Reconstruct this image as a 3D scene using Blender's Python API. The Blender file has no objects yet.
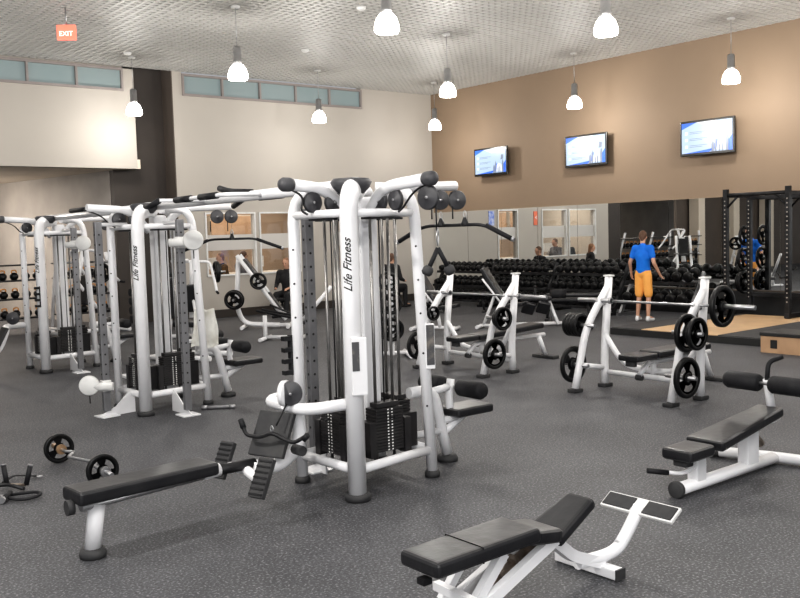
import bpy, bmesh, math, random
from mathutils import Vector, Matrix, Euler
random.seed(7)
C = bpy.context.scene.collection
V = Vector
PI = math.pi
CAM_H = 1.85

# ------------------------------------------------------------------ materials
def new_mat(name, col, rough=0.5, metal=0.0, emit=None, estr=0.0, noise=None, bump=None, coat=0.0, spec=None):
    m = bpy.data.materials.new(name); m.use_nodes = True
    nt = m.node_tree; b = nt.nodes['Principled BSDF']
    b.inputs['Base Color'].default_value = (*col, 1)
    b.inputs['Roughness'].default_value = rough
    b.inputs['Metallic'].default_value = metal
    if coat: b.inputs['Coat Weight'].default_value = coat
    if spec is not None: b.inputs['Specular IOR Level'].default_value = spec
    if emit:
        b.inputs['Emission Color'].default_value = (*emit, 1)
        b.inputs['Emission Strength'].default_value = estr
    tc = nt.nodes.new('ShaderNodeTexCoord')
    if noise:
        scale, c2, lo, hi = noise
        n = nt.nodes.new('ShaderNodeTexNoise'); n.inputs['Scale'].default_value = scale; n.inputs['Detail'].default_value = 3
        nt.links.new(tc.outputs['Object'], n.inputs['Vector'])
        r = nt.nodes.new('ShaderNodeMapRange'); r.inputs['From Min'].default_value = lo; r.inputs['From Max'].default_value = hi
        nt.links.new(n.outputs['Fac'], r.inputs['Value'])
        x = nt.nodes.new('ShaderNodeMix'); x.data_type = 'RGBA'
        x.inputs['A'].default_value = (*col, 1); x.inputs['B'].default_value = (*c2, 1)
        nt.links.new(r.outputs['Result'], x.inputs['Factor'])
        nt.links.new(x.outputs['Result'], b.inputs['Base Color'])
    if bump:
        scale, s = bump
        n = nt.nodes.new('ShaderNodeTexNoise'); n.inputs['Scale'].default_value = scale; n.inputs['Detail'].default_value = 4
        nt.links.new(tc.outputs['Object'], n.inputs['Vector'])
        bn = nt.nodes.new('ShaderNodeBump'); bn.inputs['Strength'].default_value = s; bn.inputs['Distance'].default_value = 0.01
        nt.links.new(n.outputs['Fac'], bn.inputs['Height']); nt.links.new(bn.outputs['Normal'], b.inputs['Normal'])
    return m

def floor_mat():
    m = new_mat('rubber_flooring', (0.07, 0.07, 0.073), 0.62)
    nt = m.node_tree; b = nt.nodes['Principled BSDF']; tc = nt.nodes['Texture Coordinate']
    def N(scale, detail, lo, hi, t='ShaderNodeTexNoise'):
        n = nt.nodes.new(t); n.inputs['Scale'].default_value = scale
        n.inputs['Detail'].default_value = detail
        nt.links.new(tc.outputs['Object'], n.inputs['Vector'])
        r = nt.nodes.new('ShaderNodeMapRange'); r.inputs['From Min'].default_value = lo; r.inputs['From Max'].default_value = hi
        nt.links.new(n.outputs['Fac'], r.inputs['Value']); return r.outputs['Result']
    def mix(a, bb, f):
        x = nt.nodes.new('ShaderNodeMix'); x.data_type = 'RGBA'
        if isinstance(a, tuple): x.inputs['A'].default_value = (*a, 1)
        else: nt.links.new(a, x.inputs['A'])
        x.inputs['B'].default_value = (*bb, 1); nt.links.new(f, x.inputs['Factor']); return x.outputs['Result']
    base = mix((0.042, 0.043, 0.048), (0.068, 0.069, 0.076), N(1.3, 3, 0.35, 0.7))
    a = mix(base, (0.030, 0.030, 0.032), N(48, 3, 0.50, 0.66))
    c = mix(a, (0.20, 0.20, 0.21), N(66, 3, 0.53, 0.70))
    nt.links.new(c, b.inputs['Base Color'])
    bn = nt.nodes.new('ShaderNodeBump'); bn.inputs['Strength'].default_value = 0.15; bn.inputs['Distance'].default_value = 0.004
    n = nt.nodes.new('ShaderNodeTexNoise'); n.inputs['Scale'].default_value = 60
    nt.links.new(tc.outputs['Object'], n.inputs['Vector']); nt.links.new(n.outputs['Fac'], bn.inputs['Height'])
    nt.links.new(bn.outputs['Normal'], b.inputs['Normal'])
    return m

M = dict(
    floor=floor_mat(),
    white=new_mat('white_powder_coat', (0.77, 0.77, 0.785), 0.32, noise=(3, (0.71, 0.71, 0.725), 0.4, 0.8)),
    offwhite=new_mat('off_white_plastic', (0.70, 0.70, 0.69), 0.45, noise=(8, (0.6, 0.6, 0.59), 0.4, 0.8)),
    vinyl=new_mat('black_vinyl', (0.012, 0.012, 0.014), 0.36, bump=(14, 0.25), noise=(6, (0.02, 0.02, 0.022), 0.4, 0.7)),
    foam=new_mat('dark_foam', (0.014, 0.014, 0.016), 0.6, bump=(90, 0.2), spec=0.25, noise=(9, (0.022, 0.022, 0.024), 0.4, 0.7)),
    iron=new_mat('black_iron', (0.006, 0.006, 0.007), 0.38, spec=0.3, bump=(60, 0.12), noise=(12, (0.011, 0.011, 0.011), 0.4, 0.7)),
    blackm=new_mat('black_steel', (0.009, 0.009, 0.01), 0.45, spec=0.3, noise=(5, (0.03, 0.03, 0.032), 0.4, 0.7)),
    stack=new_mat('stack_steel', (0.018, 0.017, 0.018), 0.42, noise=(5, (0.03, 0.028, 0.028), 0.4, 0.7)),
    rubber=new_mat('rubber_foot', (0.03, 0.03, 0.032), 0.7, noise=(9, (0.05, 0.05, 0.05), 0.4, 0.7)),
    wheel=new_mat('pulley_nylon', (0.045, 0.045, 0.05), 0.5, noise=(9, (0.07, 0.07, 0.075), 0.4, 0.7)),
    chrome=new_mat('chrome', (0.27, 0.26, 0.25), 0.38, 1.0, noise=(20, (0.2, 0.2, 0.2), 0.4, 0.8)),
    rail=new_mat('grey_rail', (0.26, 0.26, 0.27), 0.38, 0.6, noise=(10, (0.2, 0.2, 0.21), 0.4, 0.8)),
    steel=new_mat('brushed_steel', (0.45, 0.45, 0.46), 0.35, 0.9, noise=(20, (0.35, 0.35, 0.36), 0.4, 0.8)),
    cream=new_mat('cream_paint', (0.44, 0.41, 0.37), 0.8, noise=(0.6, (0.41, 0.38, 0.345), 0.35, 0.7)),
    tan=new_mat('tan_paint', (0.27, 0.198, 0.138), 0.7, noise=(0.7, (0.245, 0.18, 0.125), 0.35, 0.7)),
    dark=new_mat('dark_brown_paint', (0.035, 0.028, 0.024), 0.6, noise=(1.5, (0.045, 0.036, 0.03), 0.35, 0.7)),
    brown=new_mat('umber_paint', (0.075, 0.06, 0.05), 0.65, noise=(1.5, (0.09, 0.072, 0.06), 0.35, 0.7)),
    greywall=new_mat('grey_beige_paint', (0.40, 0.37, 0.34), 0.8, noise=(1, (0.3, 0.28, 0.26), 0.35, 0.7)),
    base=new_mat('black_base_panel', (0.012, 0.012, 0.013), 0.5, noise=(3, (0.02, 0.02, 0.02), 0.35, 0.7)),
    grid=new_mat('ceiling_grid_white', (0.50, 0.49, 0.47), 0.5, noise=(0.5, (0.45, 0.44, 0.42), 0.35, 0.7)),
    plenum=new_mat('plenum_dark', (0.015, 0.015, 0.015), 0.8, noise=(1, (0.08, 0.08, 0.08), 0.35, 0.7)),
    frame=new_mat('window_frame', (0.28, 0.25, 0.24), 0.5, noise=(4, (0.25, 0.22, 0.21), 0.35, 0.7)),
    skyglass=new_mat('frosted_daylight_glass', (0.16, 0.20, 0.20), 0.4, emit=(0.34, 0.44, 0.46), estr=0.16, noise=(1, (0.19, 0.22, 0.22), 0.3, 0.7)),
    frost=new_mat('frosted_band', (0.55, 0.53, 0.5), 0.5, noise=(1, (0.5, 0.48, 0.46), 0.3, 0.7)),
    lampsteel=new_mat('satin_aluminium', (0.55, 0.55, 0.56), 0.3, 0.9, noise=(10, (0.45, 0.45, 0.46), 0.35, 0.7)),
    lamp=new_mat('glowing_glass', (0.95, 0.93, 0.88), 0.3, emit=(1.0, 0.94, 0.84), estr=9.0),
    mirror=new_mat('mirror_glass', (0.86, 0.88, 0.88), 0.01, 1.0),
    wood=new_mat('maple_plywood', (0.62, 0.42, 0.24), 0.4, noise=(2.5, (0.52, 0.34, 0.19), 0.4, 0.65)),
    ply=new_mat('plywood_box', (0.42, 0.27, 0.16), 0.6, noise=(4, (0.35, 0.22, 0.13), 0.4, 0.65)),
    skin=new_mat('skin', (0.55, 0.32, 0.22), 0.55, noise=(6, (0.5, 0.28, 0.19), 0.4, 0.7)),
    hair=new_mat('brown_hair', (0.10, 0.05, 0.03), 0.7, bump=(60, 0.4), noise=(20, (0.14, 0.08, 0.05), 0.4, 0.7)),
    hairlt=new_mat('light_brown_hair', (0.28, 0.15, 0.08), 0.7, bump=(60, 0.4), noise=(20, (0.2, 0.1, 0.06), 0.4, 0.7)),
    blue=new_mat('blue_cotton', (0.0, 0.14, 0.62), 0.75, bump=(12, 0.3), noise=(5, (0.0, 0.18, 0.7), 0.4, 0.7)),
    orange=new_mat('orange_shorts', (0.95, 0.46, 0.12), 0.75, bump=(12, 0.3), noise=(5, (0.9, 0.42, 0.10), 0.4, 0.7)),
    blackcloth=new_mat('black_cloth', (0.012, 0.012, 0.014), 0.85, bump=(12, 0.3), noise=(5, (0.02, 0.02, 0.022), 0.4, 0.7)),
    greycloth=new_mat('grey_cloth', (0.12, 0.12, 0.13), 0.85, bump=(12, 0.3), noise=(5, (0.15, 0.15, 0.16), 0.4, 0.7)),
    towel=new_mat('towel_terry', (0.9, 0.9, 0.87), 0.95, bump=(180, 0.6), noise=(9, (0.76, 0.75, 0.70), 0.4, 0.7)),
    shoe=new_mat('white_shoe', (0.75, 0.75, 0.75), 0.5, noise=(9, (0.65, 0.65, 0.65), 0.4, 0.7)),
    eye=new_mat('eye_dark', (0.02, 0.015, 0.01), 0.2, noise=(9, (0.03, 0.02, 0.02), 0.4, 0.7)),
    lip=new_mat('lips', (0.4, 0.16, 0.13), 0.5, noise=(9, (0.35, 0.14, 0.12), 0.4, 0.7)),
    screen=new_mat('tv_screen_light', (0.12, 0.14, 0.16), 0.2, emit=(0.50, 0.66, 0.90), estr=0.62, noise=(2, (0.12, 0.14, 0.17), 0.4, 0.7)),
    screenblue=new_mat('tv_royal_blue', (0.03, 0.1, 0.5), 0.2, emit=(0.04, 0.14, 0.65), estr=0.55),
    screengrey=new_mat('tv_text_grey', (0.1, 0.1, 0.12), 0.2, emit=(0.22, 0.30, 0.42), estr=0.5),
    screenwhite=new_mat('tv_white', (0.15, 0.15, 0.15), 0.2, emit=(0.9, 0.93, 1.0), estr=0.75),
    exitred=new_mat('exit_sign_red', (0.9, 0.2, 0.13), 0.4, emit=(1.0, 0.22, 0.15), estr=0.55),
    exitwhite=new_mat('exit_sign_letters', (0.9, 0.8, 0.75), 0.4, emit=(1.0, 0.75, 0.65), estr=1.0),
    bezel=new_mat('tv_bezel', (0.01, 0.01, 0.01), 0.25, noise=(9, (0.015, 0.015, 0.015), 0.4, 0.7)),
    logo=new_mat('logo_black', (0.01, 0.01, 0.01), 0.5, noise=(9, (0.02, 0.02, 0.02), 0.4, 0.7)),
    sign=new_mat('placard_print', (0.07, 0.07, 0.075), 0.5, noise=(16, (0.20, 0.18, 0.16), 0.5, 0.75)),
    poster=new_mat('sign_orange_red', (0.75, 0.16, 0.08), 0.5, noise=(9, (0.7, 0.2, 0.1), 0.4, 0.7)),
    posterb=new_mat('poster_blue', (0.12, 0.2, 0.6), 0.5, noise=(9, (0.6, 0.65, 0.8), 0.4, 0.7)),
    office=new_mat('office_tan', (0.46, 0.34, 0.24), 0.8, noise=(1.2, (0.38, 0.28, 0.2), 0.35, 0.7)),
    officelt=new_mat('office_cream', (0.62, 0.55, 0.46), 0.8, noise=(1.2, (0.55, 0.48, 0.4), 0.35, 0.7)),
    paper=new_mat('paper_white', (0.8, 0.8, 0.78), 0.7, noise=(6, (0.7, 0.7, 0.69), 0.4, 0.7)),
    orangeband=new_mat('amber_band', (0.65, 0.28, 0.06), 0.5, noise=(6, (0.5, 0.22, 0.06), 0.4, 0.7)),
    gold=new_mat('worn_brass', (0.42, 0.28, 0.17), 0.4, 0.7, noise=(30, (0.3, 0.2, 0.12), 0.4, 0.7)),
    copper=new_mat('steel_worn', (0.33, 0.28, 0.24), 0.4, 0.8, noise=(30, (0.25, 0.2, 0.16), 0.4, 0.7)),
    glass=None,
)
g = bpy.data.materials.new('clear_glass'); g.use_nodes = True
nt = g.node_tree; nt.nodes.clear()
o_ = nt.nodes.new('ShaderNodeOutputMaterial'); a_ = nt.nodes.new('ShaderNodeBsdfTransparent'); b_ = nt.nodes.new('ShaderNodeBsdfGlossy')
b_.inputs['Roughness'].default_value = 0.02; mx = nt.nodes.new('ShaderNodeMixShader'); mx.inputs[0].default_value = 0.08
nt.links.new(a_.outputs[0], mx.inputs[1]); nt.links.new(b_.outputs[0], mx.inputs[2]); nt.links.new(mx.outputs[0], o_.inputs[0])
M['glass'] = g

# ------------------------------------------------------------------ mesh helpers
def fillet(pts, rad, n=5):
    pts = [V(p) for p in pts]
    if len(pts) < 3 or rad <= 0: return pts
    out = [pts[0]]
    for i in range(1, len(pts) - 1):
        a, b, c = pts[i-1], pts[i], pts[i+1]
        l1 = min(rad, (a-b).length * 0.48); l2 = min(rad, (c-b).length * 0.48)
        p = b + (a-b).normalized()*l1; q = b + (c-b).normalized()*l2
        for k in range(n + 1):
            t = k / n
            out.append(p*(1-t)**2 + b*2*t*(1-t) + q*t*t)
    out.append(pts[-1])
    return out

class MB:
    def __init__(s): s.bm = bmesh.new()
    def _xf(s, vs, mat):
        bmesh.ops.transform(s.bm, matrix=mat, verts=vs)
    def box(s, c, size, rot=(0, 0, 0), bev=0.0, seg=2, taper=None):
        t = bmesh.new()
        bmesh.ops.create_cube(t, size=1.0)
        for v in t.verts:
            v.co = V((v.co.x*size[0], v.co.y*size[1], v.co.z*size[2]))
            if taper:   # scale y at +x end
                k = taper if v.co.x > 0 else 1
                v.co.y *= k
        if bev > 0:
            bmesh.ops.bevel(t, geom=list(t.edges), offset=bev, segments=seg, profile=0.6, affect='EDGES')
        R = rot if isinstance(rot, Matrix) else Euler(rot).to_matrix().to_4x4()
        bmesh.ops.transform(t, matrix=Matrix.Translation(V(c)) @ R, verts=t.verts)
        s._merge(t); return s
    def _merge(s, t):
        me = bpy.data.meshes.new('tmp'); t.to_mesh(me); t.free(); s.bm.from_mesh(me); bpy.data.meshes.remove(me)
    def tube(s, pts, r, ry=None, seg=10, rad=0.0, up=(0, 0, 1), square=False, taper=None, n=5):
        P = fillet(pts, rad, n); ry = ry or r
        t = bmesh.new(); rings = []
        prev = None
        N = len(P)
        for i, p in enumerate(P):
            d = (P[min(i+1, N-1)] - P[max(i-1, 0)]).normalized()
            if prev is None:
                u = V(up)
                if abs(d.dot(u)) > 0.95: u = V((0, 1, 0)) if abs(d.y) < 0.9 else V((1, 0, 0))
                x = d.cross(u).normalized()
            else:
                x = (prev - d*prev.dot(d)).normalized()
            prev = x; y = d.cross(x).normalized()
            k = 1 if taper is None else 1 + (taper-1)*i/(N-1)
            ring = []
            if square:
                for sx, sy in ((1, 1), (-1, 1), (-1, -1), (1, -1)):
                    ring.append(t.verts.new(p + x*r*sx*k + y*ry*sy*k))
            else:
                for j in range(seg):
                    a = 2*PI*j/seg
                    ring.append(t.verts.new(p + x*r*math.cos(a)*k + y*ry*math.sin(a)*k))
            rings.append(ring)
        m = len(rings[0])
        for i in range(N-1):
            for j in range(m):
                f = t.faces.new((rings[i][j], rings[i][(j+1) % m], rings[i+1][(j+1) % m], rings[i+1][j])); f.smooth = not square
        t.faces.new(list(reversed(rings[0]))); t.faces.new(rings[-1])
        bmesh.ops.recalc_face_normals(t, faces=t.faces)
        s._merge(t); return s
    def cyl(s, p, q, r, seg=16, r2=None):
        p, q = V(p), V(q)
        return s.tube([p, q], r, seg=seg, taper=(None if r2 is None else r2/r))
    def lathe(s, prof, origin=(0, 0, 0), axis=(0, 0, 1), seg=20):
        """prof: list of (r, h) along axis"""
        t = bmesh.new(); ax = V(axis).normalized()
        R = V((0, 0, 1)).rotation_difference(ax).to_matrix().to_4x4()
        rings = []
        for r, h in prof:
            if r < 1e-5: rings.append([t.verts.new((0, 0, h))])
            else: rings.append([t.verts.new((r*math.cos(2*PI*j/seg), r*math.sin(2*PI*j/seg), h)) for j in range(seg)])
        for a, b in zip(rings[:-1], rings[1:]):
            for j in range(seg):
                k = (j+1) % seg
                if len(a) == 1 and len(b) == 1: continue
                if len(a) == 1: f = t.faces.new((a[0], b[j], b[k]))
                elif len(b) == 1: f = t.faces.new((a[j], b[0], a[k]))
                else: f = t.faces.new((a[j], b[j], b[k], a[k]))
                f.smooth = True
        bmesh.ops.recalc_face_normals(t, faces=t.faces)
        bmesh.ops.transform(t, matrix=Matrix.Translation(V(origin)) @ R, verts=t.verts)
        s._merge(t); return s
    def prism(s, poly, h, mat=None):
        """poly in XY, extruded z 0..h, then transformed"""
        t = bmesh.new()
        vs = [t.verts.new((x, y, 0)) for x, y in poly]
        f = t.faces.new(vs)
        r = bmesh.ops.extrude_face_region(t, geom=[f])
        bmesh.ops.translate(t, vec=(0, 0, h), verts=[v for v in r['geom'] if isinstance(v, bmesh.types.BMVert)])
        bmesh.ops.recalc_face_normals(t, faces=t.faces)
        if mat is not None: bmesh.ops.transform(t, matrix=mat, verts=t.verts)
        s._merge(t); return s
    def ball(s, c, r, sub=2):
        t = bmesh.new(); bmesh.ops.create_icosphere(t, subdivisions=sub, radius=1.0)
        rr = r if isinstance(r, tuple) else (r, r, r)
        for v in t.verts: v.co = V((v.co.x*rr[0]+c[0], v.co.y*rr[1]+c[1], v.co.z*rr[2]+c[2]))
        for f in t.faces: f.smooth = True
        s._merge(t); return s
    def build(s, name, mat, parent=None, smooth=False, extra=()):
        nf = len(s.bm.faces); cuts = []
        for mb2, mt2 in extra:
            t2 = bpy.data.meshes.new('tmp'); mb2.bm.to_mesh(t2); mb2.bm.free(); s.bm.from_mesh(t2); bpy.data.meshes.remove(t2)
            cuts.append((nf, mt2)); nf = len(s.bm.faces)
        me = bpy.data.meshes.new(name); s.bm.to_mesh(me); s.bm.free()
        me.materials.append(M[mat] if isinstance(mat, str) else mat)
        for i, (st, mt2) in enumerate(cuts):
            me.materials.append(M[mt2]); en = cuts[i+1][0] if i+1 < len(cuts) else len(me.polygons)
            for p in range(st, en): me.polygons[p].material_index = i+1
        if smooth:
            for p in me.polygons: p.use_smooth = True
        o = bpy.data.objects.new(name, me); C.objects.link(o)
        if parent is not None: o.parent = parent
        return o

def thing(name, label, cat, loc=(0, 0, 0), rz=0.0, group=None):
    o = bpy.data.objects.new(name, None); C.objects.link(o)
    o.empty_display_size = 0.2
    o.location = loc; o.rotation_euler = (0, 0, rz); tag(o, label, cat, group); return o
def tag(o, label, cat, group=None):
    o['label'] = label; o['category'] = cat
    if group: o['group'] = group
    return o
def structure(o): o['kind'] = 'structure'; return o
CH = {}
def copy_tree(o, label=None, group=None, loc=None, rz=None):
    c = o.copy(); C.objects.link(c)
    for ch in o.children:
        d = ch.copy(); C.objects.link(d); d.parent = c
        for gch in ch.children:
            e = gch.copy(); C.objects.link(e); e.parent = d
    if label: c['label'] = label
    if group: c['group'] = group
    if loc is not None: c.location = loc
    if rz is not None: c.rotation_euler = (0, 0, rz)
    return c

def text_obj(txt, length, mat, M4, name, parent, shear=0.3, depth=0.0015, bold=0.0):
    cu = bpy.data.curves.new('t', 'FONT'); cu.body = txt; cu.size = 1.0; cu.shear = shear; cu.extrude = 0.01; cu.offset = bold
    to = bpy.data.objects.new('t', cu); C.objects.link(to)
    dg = bpy.context.evaluated_depsgraph_get()
    me = bpy.data.meshes.new_from_object(to.evaluated_get(dg))
    bpy.data.objects.remove(to); bpy.data.curves.remove(cu)
    xs = [v.co.x for v in me.vertices]; ys = [v.co.y for v in me.vertices]
    w = max(xs)-min(xs); k = length/w; cx = (max(xs)+min(xs))/2; cy = (max(ys)+min(ys))/2
    for v in me.vertices:
        v.co = V(((v.co.x-cx)*k, (v.co.y-cy)*k, depth if v.co.z > 0 else 0))
    me.transform(M4); me.materials.clear(); me.materials.append(M[mat]); me.name = name
    o = bpy.data.objects.new(name, me); C.objects.link(o)
    if parent is not None: o.parent = parent
    return o
def basis(origin, xdir, ydir):
    x = V(xdir).normalized(); y = V(ydir); y = (y - x*y.dot(x)).normalized(); z = x.cross(y)
    m = Matrix((x, y, z)).transposed().to_4x4(); m.translation = V(origin); return m

# ------------------------------------------------------------------ room
XE, YN, H = 16.75, 19.29, 5.60
XW, YS = -7.0, -4.0
MT, MBZ = 2.38, 0.50
structure(MB().box(((XW+XE)/2, (YS+27)/2, -0.05), (XE-XW, 27-YS, 0.10)).build('floor', 'floor'))
# ceiling: open cell grid with a dark plenum above
gm = MB(); p_ = 0.15
def bar_box(bm, x0, x1, y0, y1, z0, z1):
    v = [bm.verts.new(c) for c in ((x0,y0,z0),(x1,y0,z0),(x1,y1,z0),(x0,y1,z0),(x0,y0,z1),(x1,y0,z1),(x1,y1,z1),(x0,y1,z1))]
    for f in ((3,2,1,0),(4,5,6,7),(0,1,5,4),(1,2,6,5),(2,3,7,6),(3,0,4,7)): bm.faces.new([v[i] for i in f])
x = XW
while x < XE:
    bar_box(gm.bm, x-0.026, x+0.026, YS, YN, H, H+0.05); x += p_
y = YS
while y < YN:
    bar_box(gm.bm, XW, XE, y-0.026, y+0.026, H+0.0005, H+0.0505); y += p_
ceil = gm.build('ceiling', 'grid'); structure(ceil)
pl = MB().box(((XW+XE)/2, (YS+YN)/2, H+0.15), (XE-XW, YN-YS, 0.02)).build('ceiling_deck', 'plenum'); structure(pl)

# east wall: tan upper wall, black base, mirror panels between
structure(MB().box((XE+0.15, (YS+YN)/2, (MT+H+0.16)/2), (0.30, YN-YS, H+0.16-MT)).build('wall_east', 'tan'))
structure(MB().box((XE+0.16, (YS+YN)/2, MT/2), (0.28, YN-YS, MT)).build('wall_east_backing', 'greywall'))
structure(MB().box((XE-0.0, (YS+YN)/2, MBZ/2), (0.10, YN-YS, MBZ)).build('baseboard_east', 'base'))
structure(MB().box((XE-0.035, (YS+YN)/2, MBZ+0.012), (0.04, YN-YS, 0.03)).build('trim_1', 'brown'))
ys = [19.26]
k = 17.91
while k > YS: ys.append(k); k -= 1.25
ys.append(YS)
for a, b in zip(ys[:-1], ys[1:]):
    o = MB().box((XE, (a+b)/2, (MBZ+MT)/2+0.01), (0.03, a-b-0.010, MT-MBZ-0.02)).build('mirror_panel', 'mirror')
    tag(o, 'tall frameless mirror panel fixed above the black base under the tan wall', 'mirror', 'mirror panels along the tan wall')

# north wall with reception windows and clerestory windows
T = 0.20
nw = MB()
def wall_y(m, x0, x1, z0, z1, yn=YN, t=T): m.box(((x0+x1)/2, yn+t/2, (z0+z1)/2), (x1-x0, t, z1-z0))
bays = [(9.78, 11.10), (11.20, 12.35), (13.40, 14.25)]
WZ0, WZ1 = 0.97, 2.45
wall_y(nw, 9.13, XE+0.3, WZ1, 5.10)
wall_y(nw, 9.13, XE+0.3, 0, WZ0)
cl = (9.36, 14.36)
wall_y(nw, 9.13, cl[0], 5.10, H+0.16); wall_y(nw, cl[1], XE+0.3, 5.10, H+0.16)
wall_y(nw, 9.13, 9.78, WZ0, WZ1); wall_y(nw, 11.10, 11.20, WZ0, WZ1); wall_y(nw, 12.35, 13.40, WZ0, WZ1); wall_y(nw, 14.25, XE+0.3, WZ0, WZ1)
structure(nw.build('wall_north', 'cream'))
structure(MB().box((12.95, YN-0.012, 0.095), (7.6, 0.024, 0.19)).build('baseboard_north', 'dark'))
def clerestory(idx, x0, x1, n, z0=5.08, z1=5.56):
    w = structure(bpy.data.objects.new('window_%d' % idx, None)); C.objects.link(w)
    f = MB()
    f.box(((x0+x1)/2, YN-0.01, z1-0.02), (x1-x0, 0.08, 0.05)); f.box(((x0+x1)/2, YN-0.01, z0+0.02), (x1-x0, 0.08, 0.05))
    for i in range(n+1):
        xx = x0 + (x1-x0)*i/n
        f.box((min(max(xx, x0+0.02), x1-0.02), YN-0.008, (z0+z1)/2), (0.045, 0.078, z1-z0))
    f.build('window_frame', 'frame', w)
    for i in range(n):
        a = x0 + (x1-x0)*i/n; b = x0+(x1-x0)*(i+1)/n
        MB().box(((a+b)/2, YN+0.03, (z0+z1)/2), (b-a-0.04, 0.015, z1-z0-0.06)).build('pane', 'skyglass', w)
clerestory(1, 9.36, 14.36, 5)
# bulkhead over the side hall
bh = MB(); wall_y(bh, XW, 8.23, 3.42, 5.08, t=0.18); wall_y(bh, 7.98, 8.23, 5.08, H+0.16, t=0.18); wall_y(bh, XW, 8.23, 5.56, H+0.16, t=0.18)
structure(bh.build('wall_bulkhead', 'cream'))
clerestory(2, -7.0, 7.98, 15)
# dark column between the two
structure(MB().box((8.50, YN+0.75, 2.88), (1.26, 0.5, 5.76)).build('wall_column', 'dark'))
structure(MB().box((9.12, YN+0.27, 2.88), (0.03, 0.53, 5.76)).build('wall_column_return', 'brown'))
# side hall
structure(MB().box((0.6, 23.3, 3.52), (15.4, 8.0, 0.2)).build('ceiling_side_hall', 'officelt'))
structure(MB().box((0.5, 27.1, 1.71), (15.4, 0.2, 3.42)).build('wall_hall_back', 'greywall'))
sa, sb = V((7.9, 20.0, 0)), V((6.6, 27.0, 0)); d_ = sb-sa
structure(MB().box(((sa.x+sb.x)/2, (sa.y+sb.y)/2, 1.71), (d_.length, 0.1, 3.42), rot=(0, 0, math.atan2(d_.y, d_.x))).build('wall_hall_side', 'greywall'))
structure(MB().box((3.0, 24.5, 3.38), (5.5, 0.9, 0.08)).build('trim_2', 'brown'))
structure(MB().box((-4.2, YN+1.3, 1.71), (15.4, 0.12, 3.42)).build('wall_hall_screen', 'brown'))
for i_, xc_ in enumerate((2.6, 0.2, -2.4)):
    structure(MB().box((xc_, YN+0.95, 1.71), (0.42, 0.42, 3.40), bev=0.01).build('wall_hall_column_%d' % (i_+1), 'officelt'))
structure(MB().box((5.6, 26.96, 1.4), (1.3, 0.06, 2.0)).build('window_3', 'paper'))
structure(MB().box((6.35, 26.8, 1.71), (0.5, 0.4, 3.42)).build('wall_hall_pier', 'brown'))
o = MB().box((4.2, 22.8, 3.385), (1.2, 0.3, 0.05), bev=0.01).build('ceiling_light', 'lamp'); tag(o, 'flat lit ceiling panel in the low hall ceiling under the bulkhead', 'light')

# reception office behind the windows
structure(MB().box((12.2, 22.3, 1.5), (6.0, 0.1, 3.0)).build('wall_office', 'office'))
structure(MB().box((9.2, 20.9, 1.5), (0.1, 2.8, 3.0)).build('wall_office_west', 'officelt'))
structure(MB().box((15.2, 20.9, 1.5), (0.1, 2.8, 3.0)).build('wall_office_east', 'officelt'))
structure(MB().box((12.3, 20.95, 3.05), (5.9, 2.9, 0.1)).build('ceiling_office', 'officelt'))
for i, (a, b) in enumerate(bays):
    w = structure(bpy.data.objects.new('window_%d' % (4+i), None)); C.objects.link(w)
    f = MB(); fx = 0.035
    for xx in (a+fx/2, b-fx/2): f.box((xx, YN+0.02, (WZ0+WZ1)/2), (fx, 0.10, WZ1-WZ0))
    for zz in (WZ0+fx/2, WZ1-fx/2): f.box(((a+b)/2, YN+0.02, zz), (b-a, 0.098, fx))
    f.build('window_frame', 'offwhite', w)
    MB().box(((a+b)/2, YN+0.05, 1.75), (b-a-0.07, 0.02, 0.36)).build('frosted_band', 'frost', w)
    MB().box(((a+b)/2, YN+0.08, (WZ0+WZ1)/2), (b-a-0.05, 0.008, WZ1-WZ0-0.05)).build('pane', 'glass', w)
# office furniture
def cabinet(loc, w, label):
    t = thing('wall_cabinet', label, 'cabinet', loc)
    MB().box((0, 0, 0.3), (w, 0.35, 0.6), bev=0.008).build('carcass', 'officelt', t)
    for s in (-1, 1):
        d = MB().box((s*w/4, -0.185, 0.3), (w/2-0.02, 0.02, 0.56), bev=0.004).build('door', 'ply', t)
        MB().box((s*0.04, -0.205, 0.12), (0.015, 0.02, 0.1)).build('handle', 'steel', d)
cabinet((10.45, 22.05, 1.85), 1.3, 'pale wooden wall cabinet inside the office behind the first window')
cabinet((11.85, 22.05, 1.85), 1.2, 'wooden wall cabinet inside the office behind the second window')
t = thing('office_desk', 'long pale counter desk inside the office behind the windows', 'desk', (11.4, 20.6, 0))
MB().box((0, 0, 0.95), (3.4, 0.7, 0.05), bev=0.01).build('desk_top', 'officelt', t)
MB().box((0, 0.3, 0.46), (3.3, 0.04, 0.92)).build('front_panel', 'ply', t)
for s in (-1, 1): MB().box((s*1.62, 0, 0.46), (0.05, 0.62, 0.92)).build('side_panel', 'ply', t)
for i, (xx, ww, nm) in enumerate([(10.6, 0.45, 'on the counter behind the first window'), (11.9, 0.4, 'on the counter behind the second window')]):
    t = thing('computer_monitor', 'small white backed monitor ' + nm, 'monitor', (xx, 20.62, 0.975), 0.3)
    MB().box((0, 0, 0.26), (ww, 0.03, 0.28), bev=0.01).build('display', 'paper', t)
    MB().cyl((0, 0, 0.01), (0, 0, 0.14), 0.02).build('stand', 'steel', t)
    MB().box((0, 0, 0.008), (0.2, 0.14, 0.014), bev=0.004).build('foot', 'steel', t)

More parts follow.
